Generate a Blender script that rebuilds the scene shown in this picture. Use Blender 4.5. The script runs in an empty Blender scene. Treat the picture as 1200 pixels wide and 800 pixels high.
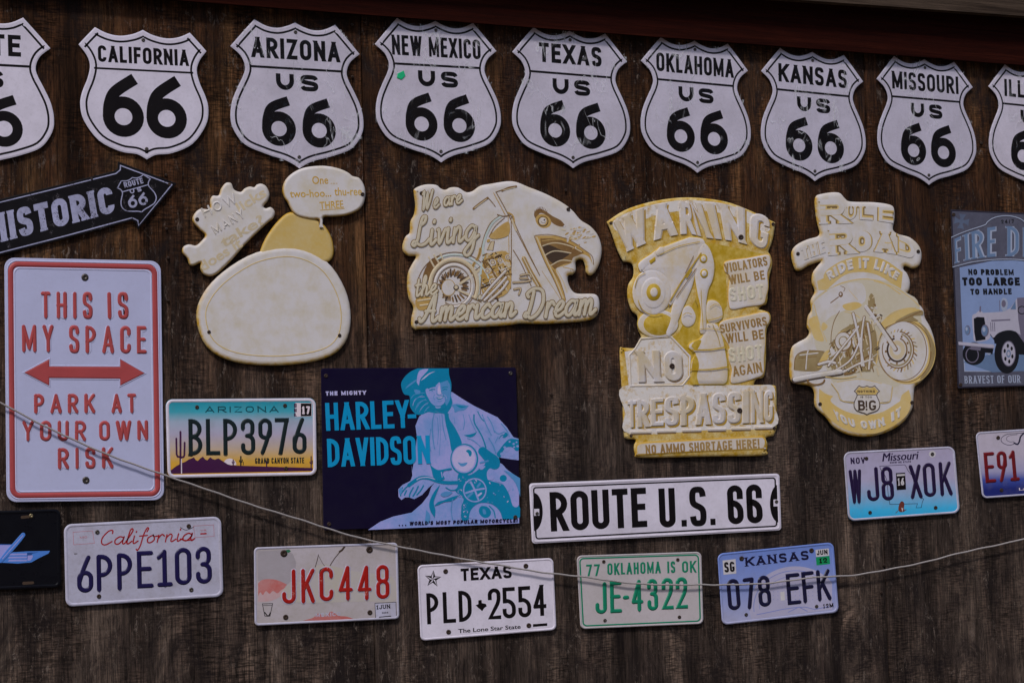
import bpy, math, random
from mathutils import Vector
from mathutils.geometry import tessellate_polygon
R = math.radians
scene = bpy.context.scene
COL = scene.collection

# ------------------------------------------------------------------ camera, sky, sun, exposure
FPX, YAW, PITCH, ROLL = 2433.7, R(25.569), R(4.674), R(-1.586)     # 36 mm sensor, 73 mm lens
DIST, CAMZ = 3.89, 1.60                                            # the wall is the plane y = 0, the camera stands 3.9 m off
FWD = Vector((math.sin(YAW) * math.cos(PITCH), math.cos(YAW) * math.cos(PITCH), math.sin(PITCH)))
_r = Vector((math.cos(YAW), -math.sin(YAW), 0)); _u = _r.cross(FWD)
RGT = _r * math.cos(ROLL) + _u * math.sin(ROLL)
UPV = -_r * math.sin(ROLL) + _u * math.cos(ROLL)
CAMPOS = Vector((0, -DIST, CAMZ))
cam = bpy.data.cameras.new('camera'); cam_o = bpy.data.objects.new('camera', cam); COL.objects.link(cam_o)
from mathutils import Matrix
cam_o.matrix_world = Matrix(((RGT.x, UPV.x, -FWD.x, CAMPOS.x), (RGT.y, UPV.y, -FWD.y, CAMPOS.y), (RGT.z, UPV.z, -FWD.z, CAMPOS.z), (0, 0, 0, 1)))
cam.sensor_width = 36; cam.sensor_fit = 'HORIZONTAL'; cam.lens = 36 * FPX / 1200; cam.clip_start = .05; cam.clip_end = 3000
scene.camera = cam_o

SUN_EL, SUN_AZ = R(50), R(-38)       # azimuth from the wall's normal, negative = towards the left of the picture
world = bpy.data.worlds.new('World'); scene.world = world; world.use_nodes = True
nt = world.node_tree; bg = nt.nodes['Background']
sky = nt.nodes.new('ShaderNodeTexSky'); sky.sky_type = 'NISHITA'; sky.sun_disc = False
sky.sun_elevation = SUN_EL; sky.sun_rotation = math.pi - SUN_AZ; sky.air_density = 1.0; sky.dust_density = 1.5; sky.ozone_density = 1.0
nt.links.new(sky.outputs[0], bg.inputs[0]); bg.inputs[1].default_value = .10
sun = bpy.data.lights.new('sun', 'SUN'); sun.energy = 1.9; sun.angle = R(7); sun.color = (1, .96, .92)
sun_o = bpy.data.objects.new('sun', sun); COL.objects.link(sun_o)
sd = Vector((math.sin(SUN_AZ) * math.cos(SUN_EL), -math.cos(SUN_AZ) * math.cos(SUN_EL), math.sin(SUN_EL)))
sun_o.rotation_euler = (sd).to_track_quat('Z', 'Y').to_euler(); sun_o.location = (0, -6, 6)
scene.view_settings.view_transform = 'Standard'; scene.view_settings.look = 'None'
scene.view_settings.gamma = 1; scene.view_settings.use_curve_mapping = False
scene.view_settings.exposure = .05

# ------------------------------------------------------------------ geometry helpers
def lift(o): return o + 4.0 if 1 < o < 20 else o          # signs stand a few millimetres clear of the boards
def W(px, py, o=0.0):
    """the point o millimetres in front of the wall that is seen at photo position px, py"""
    d = FWD + RGT * ((px - 600) / FPX) + UPV * ((400 - py) / FPX)
    return CAMPOS + d * ((DIST - lift(o) / 1000) / d.y)
def proj(p):
    v = p - CAMPOS; z = v.dot(FWD)
    return (600 + FPX * v.dot(RGT) / z, 400 - FPX * v.dot(UPV) / z)
def Z(ox, oy, s, pts):
    return [(ox + p[0] / s, oy + p[1] / s) + tuple(p[2:]) for p in pts]

def catmull(pts, closed=False, n=5):
    """smooth curve through pts; a third value marks a sharp corner"""
    k = len(pts); out = []
    sharp = [len(p) > 2 and p[2] for p in pts]
    segs = k if closed else k - 1
    for i in range(segs):
        p1, p2 = pts[i], pts[(i + 1) % k]
        p0 = p1 if (sharp[i] or (not closed and i == 0)) else pts[i - 1]
        p3 = p2 if (sharp[(i + 1) % k] or (not closed and i == k - 2)) else pts[(i + 2) % k]
        if sharp[i] and sharp[(i + 1) % k]: out.append(p1[:2]); continue
        for j in range(n):
            t = j / n
            out.append(tuple(.5 * (2 * p1[a] + (p2[a] - p0[a]) * t + (2 * p0[a] - 5 * p1[a] + 4 * p2[a] - p3[a]) * t * t
                                   + (3 * p1[a] - p0[a] - 3 * p2[a] + p3[a]) * t ** 3) for a in (0, 1)))
    if not closed: out.append(tuple(pts[-1][:2]))
    return out

def fillet(pts, closed=False, n=6):
    """polyline with rounded corners; pts are (x, y, share of the largest radius)"""
    k = len(pts); out = []
    rad = [(p[2] if len(p) > 2 else 0) for p in pts]
    for i, p in enumerate(pts):
        if rad[i] <= 0 or (not closed and i in (0, k - 1)): out.append((p[0], p[1])); continue
        a, b = pts[i - 1], pts[(i + 1) % k]
        la, lb = math.dist(a[:2], p[:2]), math.dist(b[:2], p[:2])
        ea = not closed and i - 1 == 0; eb = not closed and i + 1 == k - 1
        tl = rad[i] * min(la * (.5 if rad[i - 1] > 0 and not ea else .97), lb * (.5 if rad[(i + 1) % k] > 0 and not eb else .97))
        if la < 1e-9 or lb < 1e-9: out.append((p[0], p[1])); continue
        A = (p[0] + (a[0] - p[0]) * tl / la, p[1] + (a[1] - p[1]) * tl / la)
        B = (p[0] + (b[0] - p[0]) * tl / lb, p[1] + (b[1] - p[1]) * tl / lb)
        for j in range(n + 1):
            t = j / n; c = .552
            c1 = (A[0] + (p[0] - A[0]) * c, A[1] + (p[1] - A[1]) * c); c2 = (B[0] + (p[0] - B[0]) * c, B[1] + (p[1] - B[1]) * c)
            out.append(tuple((1 - t) ** 3 * A[q] + 3 * t * (1 - t) ** 2 * c1[q] + 3 * t * t * (1 - t) * c2[q] + t ** 3 * B[q] for q in (0, 1)))
    return dedup(out, closed)
def dedup(pts, closed):
    o = []
    for p in pts:
        if not o or math.dist(o[-1], p) > 1e-5: o.append(p)
    if closed and len(o) > 1 and math.dist(o[0], o[-1]) < 1e-5: o.pop()
    return o
def area(p): return .5 * sum(p[i - 1][0] * p[i][1] - p[i][0] * p[i - 1][1] for i in range(len(p)))
def inset(pts, d):
    k = len(pts); s = 1 if area(pts) > 0 else -1; out = []
    for i in range(k):
        a, b, c = pts[i - 1], pts[i], pts[(i + 1) % k]
        u = (b[0] - a[0], b[1] - a[1]); v = (c[0] - b[0], c[1] - b[1])
        lu, lv = math.hypot(*u) or 1, math.hypot(*v) or 1
        n1 = (-u[1] / lu, u[0] / lu); n2 = (-v[1] / lv, v[0] / lv)
        m = (n1[0] + n2[0], n1[1] + n2[1]); q = m[0] * m[0] + m[1] * m[1]
        f = min(2 / q if q > 1e-6 else 1, 1.6)
        out.append((b[0] + s * d * m[0] * f, b[1] + s * d * m[1] * f))
    return out
def ellipse(cx, cy, rx, ry=None, n=28, rot=0):
    ry = ry or rx; c, s = math.cos(rot), math.sin(rot)
    return [(cx + rx * math.cos(a) * c - ry * math.sin(a) * s, cy + rx * math.cos(a) * s + ry * math.sin(a) * c) for a in [2 * math.pi * i / n for i in range(n)]]
def arc(cx, cy, rx, ry, a0, a1, n=20):
    return [(cx + rx * math.cos(R(a0 + (a1 - a0) * i / n)), cy + ry * math.sin(R(a0 + (a1 - a0) * i / n))) for i in range(n + 1)]
def quadmap(q):
    """unit square (u right, v down) onto four photo corners TL TR BR BL"""
    def f(u, v): return tuple((1 - u) * (1 - v) * q[0][a] + u * (1 - v) * q[1][a] + u * v * q[2][a] + (1 - u) * v * q[3][a] for a in (0, 1))
    return f
def rquad(q, r, m=0.0, n=6):
    """rounded quadrilateral, corner radius r and margin m in photo pixels"""
    f = quadmap(q)
    w = (math.dist(q[0], q[1]) + math.dist(q[3], q[2])) / 2; h = (math.dist(q[0], q[3]) + math.dist(q[1], q[2])) / 2
    r = max(r, .01); out = []
    for cx, cy, a0 in ((w - m - r, m + r, -90), (w - m - r, h - m - r, 0), (m + r, h - m - r, 90), (m + r, m + r, 180)):
        for i in range(n + 1):
            a = R(a0 + 90 * i / n); out.append(f((cx + r * math.cos(a)) / w, (cy + r * math.sin(a)) / h))
    return out

class MB:
    """collects shapes of ONE mesh object"""
    def __init__(s, *mats, mp=W): s.v = []; s.f = []; s.m = []; s.mats = mats; s.mp = mp; s.pat = {}
    def add(s, pts): i = len(s.v); s.v += pts; return i
    def face(s, f, m=0): s.f.append(tuple(f)); s.m.append(m)
    def fill(s, outline, o0, o1=None, b=0, mat=0, side=None, holes=(), back=True, bd=None):
        """flat polygon at o1 with walls down to o0 (millimetres off the wall); b bevels the upper edge"""
        o1 = o0 if o1 is None else o1; side = mat if side is None else side
        outline = dedup([tuple(p[:2]) for p in outline], True)
        top = inset(outline, b) if b else outline
        loops = [top] + [dedup(h, True) for h in holes]
        tri = tessellate_polygon([[Vector((p[0], p[1], 0)) for p in l] for l in loops])
        flat = [p for l in loops for p in l]
        i0 = s.add([s.mp(p[0], p[1], o1) for p in flat])
        for t in tri: s.face([i0 + k for k in t], mat)
        if o1 != o0:
            bd = (min(.5 * (o1 - o0), 1.2) if bd is None else bd) if b else 0
            prev = [i0 + k for k in range(len(top))]
            for ring, o in (([(outline, o1 - bd)] if b else []) + [(outline, o0)]):
                j = s.add([s.mp(p[0], p[1], o) for p in ring]); cur = [j + k for k in range(len(ring))]
                for k in range(len(ring)): s.face((prev[k - 1], prev[k], cur[k], cur[k - 1]), side)
                prev = cur
            off = len(top)
            for h in loops[1:]:
                j = s.add([s.mp(p[0], p[1], o0) for p in h])
                for k in range(len(h)):
                    a, bq = off + (k - 1) % len(h), off + k
                    s.face((i0 + a, i0 + bq, j + k, j + (k - 1) % len(h)), side)
                off += len(h)
    def soft(s, outline, o0, h, b, mat=0, side=None):
        """raised shape with a rounded shoulder b wide"""
        side = mat if side is None else side
        outline = dedup([tuple(p[:2]) for p in outline], True); k = len(outline); idx = []
        for q, z in ((0, 0), (.08, .35), (.3, .68), (.62, .9), (1, 1)):
            ring = inset(outline, q * b) if q else outline
            j = s.add([s.mp(p[0], p[1], o0 + h * z) for p in ring]); idx.append([j + i for i in range(k)])
        for q in range(4):
            for i in range(k): s.face((idx[q][i - 1], idx[q][i], idx[q + 1][i], idx[q + 1][i - 1]), side if q < 2 else mat)
        for t in tessellate_polygon([[Vector((p[0], p[1], 0)) for p in ring]]): s.face([idx[4][i] for i in t], mat)
    def pillow(s, outline, o0, h, rim=4, cream=0, ochre=1):
        """pressed relief plate: rounded rim; the paint has yellowed along the foot and the left edge"""
        outline = dedup(outline, True); k = len(outline); sg = 1 if area(outline) > 0 else -1
        rings = [(outline, 0, 1.0), (outline, .45, 1.0), (inset(outline, .3 * rim), .8, .8), (inset(outline, .62 * rim), .94, .42), (inset(outline, rim), 1, .1)]
        side = []
        for i in range(k):
            a, b = outline[i - 1], outline[(i + 1) % k]; dx, dy = b[0] - a[0], b[1] - a[1]; l = math.hypot(dx, dy) or 1
            nx, ny = sg * dy / l, -sg * dx / l; side.append(max(.12, min(1, 0.5 + .8 * ny - .45 * nx)))
        idx = []
        for ring, z, pa in rings:
            j = s.add([s.mp(p[0], p[1], o0 + h * z) for p in ring]); idx.append([j + q for q in range(k)])
            for q in range(k): s.pat[j + q] = pa * side[q]
        for q in range(4):
            for i in range(k): s.face((idx[q][i - 1], idx[q][i], idx[q + 1][i], idx[q + 1][i - 1]), cream)
        j = s.add([s.v[q] for q in idx[4]])
        for t in tessellate_polygon([[Vector((p[0], p[1], 0)) for p in rings[4][0]]]): s.face([j + q for q in t], cream)
    def ribbon(s, pts, w, o, h=0, b=0, closed=False, ends='butt', mat=0, xf=None, cuts=(None, None), ext=0, taper=None):
        """stroke of width w along pts; raised by h with a bevel b, or flat"""
        pts = dedup([tuple(p[:2]) for p in pts], closed); k = len(pts)
        if k < 2: return
        hw = w / 2
        prof = [(-hw, 0), (-hw + b, h), (hw - b, h), (hw, 0)] if h else [(-hw, 0), (hw, 0)]
        secs = []
        def d(a, b2):
            l = math.dist(a, b2) or 1; return ((b2[0] - a[0]) / l, (b2[1] - a[1]) / l)
        for i in range(k):
            p = pts[i]
            if closed: t1, t2 = d(pts[i - 1], p), d(p, pts[(i + 1) % k])
            else:
                t1 = d(pts[i - 1], p) if i else d(p, pts[1]); t2 = d(p, pts[i + 1]) if i < k - 1 else t1
            m = (-t1[1] - t2[1], t1[0] + t2[0]); q = m[0] ** 2 + m[1] ** 2
            f = min(2 / q if q > 1e-6 else 1, 1.5) if q > 1e-6 else 1
            n = (m[0] * f, m[1] * f) if q > 1e-6 else (-t1[1], t1[0])
            sc = 1 if taper is None else taper(i / (k - 1))
            secs.append([(p[0] + n[0] * c * sc, p[1] + n[1] * c * sc, z) for c, z in prof])
        if not closed:
            for end in (0, -1):
                p, q = (pts[0], pts[1]) if end == 0 else (pts[-1], pts[-2])
                t = d(q, p); n = (-t[1], t[0]) if end else (t[1], -t[0])
                cut = cuts[end]
                if cut is not None and abs(t[1]) > .3:
                    new = []
                    for c, z in prof:
                        x, y = p[0] + n[0] * c, p[1] + n[1] * c; g = (cut - y) / t[1]; new.append((x + t[0] * g, cut, z))
                    secs[end] = new
                elif ends == 'round':
                    extra = []
                    for a in ((0, 30, 60, 82)):
                        e, sc = hw * math.sin(R(a)), math.cos(R(a)); extra.append([(p[0] + t[0] * e + n[0] * c * sc, p[1] + t[1] * e + n[1] * c * sc, z) for c, z in prof])
                    secs = extra[::-1] + secs[1:] if end == 0 else secs[:-1] + extra
                elif ext:
                    secs[end] = [(p[0] + n[0] * c + t[0] * ext, p[1] + n[1] * c + t[1] * ext, z) for c, z in prof]
        xf = xf or (lambda x, y: (x, y)); np_ = len(prof)
        flat = []
        for sec in secs:
            for x, y, z in sec: X, Y = xf(x, y); flat.append(s.mp(X, Y, o + z))
        i0 = s.add(flat); ns = len(secs)
        for i in range(ns if closed else ns - 1):
            a, c = i0 + i * np_, i0 + ((i + 1) % ns) * np_
            for j in range(np_ - 1): s.face((a + j, a + j + 1, c + j + 1, c + j), mat)
        if h and not closed:
            for e in (i0, i0 + (ns - 1) * np_): s.face((e, e + 1, e + 2, e + 3), mat)
    def tube(s, pts3, r, n=8, mat=0):
        """round cord through world points"""
        ring = []
        for i, p in enumerate(pts3):
            t = (pts3[min(i + 1, len(pts3) - 1)] - pts3[max(i - 1, 0)]).normalized()
            a = t.cross(Vector((0, 1, 0))).normalized(); b = t.cross(a)
            ring.append(s.add([p + a * (r * math.cos(2 * math.pi * k / n)) + b * (r * math.sin(2 * math.pi * k / n)) for k in range(n)]))
        for i in range(len(ring) - 1):
            for k in range(n): s.face((ring[i] + k, ring[i] + (k + 1) % n, ring[i + 1] + (k + 1) % n, ring[i + 1] + k), mat)
        for q in (ring[0], ring[-1]): s.face([q + k for k in range(n)], mat)
    def box(s, a, b, mat=0):
        x0, y0, z0 = a; x1, y1, z1 = b
        i = s.add([Vector(p) for p in ((x0, y0, z0), (x1, y0, z0), (x1, y1, z0), (x0, y1, z0), (x0, y0, z1), (x1, y0, z1), (x1, y1, z1), (x0, y1, z1))])
        for f in ((0, 1, 2, 3), (4, 5, 6, 7), (0, 1, 5, 4), (1, 2, 6, 5), (2, 3, 7, 6), (3, 0, 4, 7)): s.face([i + k for k in f], mat)
    def build(s, name, parent=None, smooth=False):
        me = bpy.data.meshes.new(name); org = world_loc(parent) if parent else Vector()
        me.from_pydata([p - org for p in s.v], [], s.f)
        for m in s.mats: me.materials.append(m)
        if s.pat:
            at = me.attributes.new('patina', 'FLOAT', 'POINT')
            for k, v in s.pat.items(): at.data[k].value = v
        for p, m in zip(me.polygons, s.m): p.material_index = m; p.use_smooth = smooth
        o = bpy.data.objects.new(name, me); COL.objects.link(o)
        if parent: o.parent = parent
        return o
def world_loc(o):
    v = Vector()
    while o: v += o.location; o = o.parent
    return v
def thing(name, label, cat, loc, group=None):
    o = bpy.data.objects.new(name, None); COL.objects.link(o); o.location = loc; o.empty_display_size = .05
    o['label'] = label; o['category'] = cat
    if group: o['group'] = group
    return o

# ------------------------------------------------------------------ materials
def T(r, g, b, k=.44):
    """surface colour that shows as this screen colour in the open shade of this wall"""
    f = lambda c: min(.86, ((c / 255 / 12.92) if c < 10.3 else ((c / 255 + .055) / 1.055) ** 2.4) / k)
    return (f(r), f(g), f(b))
def S(r, g, b):
    q = lambda c: 255 * .92 * (c / 255) ** 1.3
    return T(q(r), q(g), q(b))
class NT:
    def __init__(s, name):
        s.mat = bpy.data.materials.new(name); s.mat.use_nodes = True; s.t = s.mat.node_tree; s.b = s.t.nodes['Principled BSDF']
        s.tc = s.t.nodes.new('ShaderNodeTexCoord')
    def n(s, kind, **kw):
        o = s.t.nodes.new('ShaderNode' + kind)
        for k, v in kw.items(): setattr(o, k, v)
        return o
    def link(s, a, b): s.t.links.new(a, b)
    def coords(s, scale=(1, 1, 1), rnd=True, loc=(0, 0, 0)):
        m = s.n('Mapping'); m.inputs['Scale'].default_value = scale; m.inputs['Location'].default_value = loc; s.link(s.tc.outputs['Object'], m.inputs[0])
        if rnd:
            oi = s.n('ObjectInfo'); k = s.n('Math', operation='MULTIPLY'); k.inputs[1].default_value = 37.0; s.link(oi.outputs['Random'], k.inputs[0])
            s.link(k.outputs[0], m.inputs['Location'])
        return m.outputs[0]
    def noise(s, scale, detail=4, rough=.55, vec=None, dist=0):
        o = s.n('TexNoise'); o.inputs['Scale'].default_value = scale; o.inputs['Detail'].default_value = detail; o.inputs['Roughness'].default_value = rough
        o.inputs['Distortion'].default_value = dist
        s.link(vec if vec is not None else s.coords(), o.inputs['Vector']); return o.outputs['Fac']
    def ramp(s, fac, stops):
        o = s.n('ValToRGB'); e = o.color_ramp.elements
        while len(e) < len(stops): e.new(.5)
        for q, (p, c) in zip(e, stops): q.position = p; q.color = (*c, 1) if not isinstance(c, (int, float)) else (c, c, c, 1)
        s.link(fac, o.inputs[0]); return o.outputs[0]
    def mix(s, fac, a, b, mode='MIX'):
        o = s.n('Mix', data_type='RGBA', blend_type=mode)
        if isinstance(fac, (int, float)): o.inputs[0].default_value = fac
        else: s.link(fac, o.inputs[0])
        for sock, v in ((o.inputs[6], a), (o.inputs[7], b)):
            if isinstance(v, tuple): sock.default_value = (*v, 1)
            else: s.link(v, sock)
        return o.outputs[2]
    def bump(s, h, dist=.001, strength=.5):
        o = s.n('Bump'); o.inputs['Distance'].default_value = dist; o.inputs['Strength'].default_value = strength
        s.link(h, o.inputs['Height']); s.link(o.outputs[0], s.b.inputs['Normal'])
    def fin(s, col, rough=.4, spec=.5, metal=0):
        if isinstance(col, tuple): s.b.inputs['Base Color'].default_value = (*col, 1)
        else: s.link(col, s.b.inputs['Base Color'])
        if isinstance(rough, (int, float)): s.b.inputs['Roughness'].default_value = rough
        else: s.link(rough, s.b.inputs['Roughness'])
        s.b.inputs['Specular IOR Level'].default_value = spec; s.b.inputs['Metallic'].default_value = metal
        return s.mat
def paint(name, rgb, rough=.4, dirt=.25, dirtcol=None, fleck=0, fleckcol=(.6, .58, .6), wave=.4, spec=.28):
    """enamel or printed tin: faint grime, a few scratches or flecks of its own, a slightly wavy sheet"""
    n = NT(name); dirtcol = dirtcol or tuple(c * .55 + .012 for c in rgb)
    d = n.ramp(n.noise(14, 6, .65), [(.38, 0.0), (.75, 1.0)])
    d2 = n.ramp(n.noise(160, 3, .6), [(.5, 0.0), (.8, 1.0)])
    c = n.mix(n.mix(dirt, (0, 0, 0), d), rgb, dirtcol)
    c = n.mix(n.mix(dirt * .6, (0, 0, 0), d2), c, dirtcol)
    if fleck:
        f1 = n.ramp(n.noise(420, 2, .6), [(.5, 0.0), (.58, 1.0)]); f2 = n.ramp(n.noise(38, 4, .7), [(1 - fleck - .06, 0.0), (1 - fleck + .06, 1.0)])
        c = n.mix(n.mix(1.0, f1, f2, 'MULTIPLY'), c, fleckcol)
    oi = n.n('ObjectInfo'); c = n.mix(1.0, c, n.ramp(oi.outputs['Random'], [(0, (.93, .93, .945)), (1, (1.04, 1.03, 1.02))]), 'MULTIPLY')      # no two signs have faded alike
    if wave: n.bump(n.noise(22, 3, .5), .0015, wave)
    return n.fin(c, n.ramp(n.noise(30, 4, .6), [(.3, rough * .8), (.7, min(1, rough * 1.3))]), spec)
# ------------------------------------------------------------------ lettering: strokes on a unit box (u right, v up)
G = {
 'A': (.72, [[(0, 0), (.5, 1)], [(1, 0), (.5, 1)], [(.2, .27), (.8, .27)]]),
 'B': (.66, [[(0, 0), (0, 1)], [(0, 1), (.94, 1, 1), (.94, .52, 1), (0, .52)], [(0, .52), (1, .52, 1), (1, 0, 1), (0, 0)]]),
 'C': (.64, ['n', [(1, .76), (1, 1, 1), (0, 1, 1), (0, 0, 1), (1, 0, 1), (1, .24)]]),
 'D': (.66, [[(0, 0), (0, 1)], [(0, 1), (1, 1, 1), (1, 0, 1), (0, 0)]]),
 'E': (.58, [[(1, 1), (0, 1), (0, 0), (1, 0)], [(0, .52), (.86, .52)]]),
 'F': (.55, [[(1, 1), (0, 1), (0, 0)], [(0, .5), (.86, .5)]]),
 'G': (.66, ['n', [(1, .78), (1, 1, 1), (0, 1, 1), (0, 0, 1), (1, 0, 1), (1, .40), (.52, .40)]]),
 'H': (.66, [[(0, 0), (0, 1)], [(1, 0), (1, 1)], [(0, .5), (1, .5)]]),
 'I': (.0, [[(.5, 0), (.5, 1)]]),
 'J': (.56, [[(1, 1), (1, 0, 1), (0, 0, 1), (0, .26)]]),
 'K': (.68, [[(0, 0), (0, 1)], [(1, 1), (0, .36)], [(.36, .58), (1, 0)]]),
 'L': (.54, [[(0, 1), (0, 0), (1, 0)]]),
 'M': (.86, [[(0, 0), (0, 1)], [(1, 0), (1, 1)], [(0, 1), (.5, .1)], [(1, 1), (.5, .1)]]),
 'N': (.68, [[(0, 0), (0, 1)], [(1, 0), (1, 1)], [(0, 1), (1, 0)]]),
 'O': (.68, ['c', [(0, 0, 1), (1, 0, 1), (1, 1, 1), (0, 1, 1)]]),
 'P': (.64, [[(0, 0), (0, 1)], [(0, 1), (1, 1, 1), (1, .44, 1), (0, .44)]]),
 'R': (.66, [[(0, 0), (0, 1)], [(0, 1), (1, 1, 1), (1, .46, 1), (0, .46)], [(.45, .46), (1, 0)]]),
 'S': (.62, ['s', [(1, .79), (.93, .93), (.74, 1), (.26, 1), (.06, .93), (0, .77), (.06, .62), (.28, .545), (.72, .465), (.94, .38), (1, .23), (.94, .07), (.74, 0), (.26, 0), (.07, .07), (0, .21)]]),
 'T': (.6, [[(0, 1), (1, 1)], [(.5, 0), (.5, 1)]]),
 'U': (.66, [[(0, 1), (0, 0, 1), (1, 0, 1), (1, 1)]]),
 'V': (.68, [[(0, 1), (.5, 0)], [(1, 1), (.5, 0)]]),
 'W': (.98, [[(0, 1), (.25, 0)], [(.5, 1), (.25, 0)], [(.5, 1), (.75, 0)], [(1, 1), (.75, 0)]]),
 'X': (.7, [[(0, 0), (1, 1)], [(0, 1), (1, 0)]]),
 'Y': (.68, [[(0, 1), (.5, .42)], [(1, 1), (.5, .42)], [(.5, 0), (.5, .5)]]),
 'Z': (.62, [[(0, 1), (1, 1), (0, 0), (1, 0)]]),
 '0': (.62, ['c', [(0, 0, 1), (1, 0, 1), (1, 1, 1), (0, 1, 1)]]),
 '1': (.4, [[(.5, 0), (.5, 1)], [(.5, 1), (.0, .84)], [(0, 0), (1, 0)]]),
 '2': (.6, [[(0, .72), (0, 1, 1), (1, 1, 1), (1, .58, .7), (0, 0), (1, 0)]]),
 '3': (.6, [[(0, .76), (0, 1, 1), (.95, 1, 1), (.95, .53, 1), (.4, .53)], [(.4, .53), (1, .53, 1), (1, 0, 1), (0, 0, 1), (0, .24)]]),
 '4': (.64, [[(.72, 0), (.72, 1)], [(.72, 1), (0, .3)], [(0, .28), (1, .28)]]),
 '5': (.6, [[(.95, 1), (.05, 1), (.05, .56)], [(.05, .58), (1, .58, 1), (1, 0, 1), (0, 0, 1), (0, .22)]]),
 '6': (.62, ['c', [(0, 0, 1), (1, 0, 1), (1, .54, 1), (0, .54, 1)], [(.8, 1), (.3, .62, .8), (0, .26)]]),
 '7': (.58, [[(0, 1), (1, 1)], [(1, 1), (.35, 0)]]),
 '8': (.62, ['c', [(.04, .52, 1), (.96, .52, 1), (.96, 1, 1), (.04, 1, 1)], 'c', [(0, 0, 1), (1, 0, 1), (1, .52, 1), (0, .52, 1)]]),
 '9': (.62, ['c', [(0, .46, 1), (1, .46, 1), (1, 1, 1), (0, 1, 1)], [(.2, 0), (.7, .38, .8), (1, .74)]]),
 '@': (.62, [[(1, .76), (1, 1, 1), (0, 1, 1), (0, 0, 1), (1, 0, 1), (1, .56, 1), (0, .56)]]),       # six with a curled top
 '-': (.36, [[(0, .48), (1, .48)]]),
 '.': (.0, [[(.5, -.02), (.5, .02)]]),
 ',': (.0, [[(.5, -.1), (.5, .04)]]),
 "'": (.0, [[(.5, .8), (.5, 1)]]),
 '!': (.0, [[(.5, .36), (.5, 1)], [(.5, -.02), (.5, .02)]]),
 '/': (.4, [[(0, 0), (1, 1)]]),
 '*': (.5, []), ' ': (.3, []),
 # joined-up writing, heights in the same unit box (x-height about .45)
}
def polyat(pl, u):
    x = u * (len(pl) - 1); i = max(0, min(int(x), len(pl) - 2)); t = x - i
    return (pl[i][0] + (pl[i + 1][0] - pl[i][0]) * t, pl[i][1] + (pl[i + 1][1] - pl[i][1]) * t)
def envelope(B, T):
    """lower and upper guide lines -> (map, length, height)"""
    B = catmull(B, n=8) if len(B) > 2 else B; T = catmull(T, n=8) if len(T) > 2 else T
    ln = sum(math.dist(B[i], B[i + 1]) for i in range(len(B) - 1)) / 2 + sum(math.dist(T[i], T[i + 1]) for i in range(len(T) - 1)) / 2
    cap = sum(math.dist(polyat(B, i / 6), polyat(T, i / 6)) for i in range(7)) / 7
    def f(x, y):
        u = x / ln; b, t = polyat(B, u), polyat(T, u); v = y / cap
        return (b[0] + (t[0] - b[0]) * v, b[1] + (t[1] - b[1]) * v)
    return f, ln, cap
def upvec(mb, a, b, cap):
    """direction of cap height in drawing coordinates, square to the baseline on the wall"""
    if mb.mp is not W: 
        l = math.dist(a, b); return (-(b[1] - a[1]) / l * cap, (b[0] - a[0]) / l * cap)
    wa, wb = W(*a), W(*b); d = (wb - wa).normalized(); up = Vector((-d.z, 0, d.x))
    q = proj(wa + up * .02); v = (q[0] - a[0], q[1] - a[1]); l = math.hypot(*v); return (v[0] / l * cap, v[1] / l * cap)
def line_env(mb, a, b, cap, lean=0):
    u = upvec(mb, a, b, cap); dx, dy = (b[0] - a[0]), (b[1] - a[1]); l = math.hypot(dx, dy)
    u = (u[0] + dx / l * lean * cap, u[1] + dy / l * lean * cap)
    return [a, b], [(a[0] + u[0], a[1] + u[1]), (b[0] + u[0], b[1] + u[1])]
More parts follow.
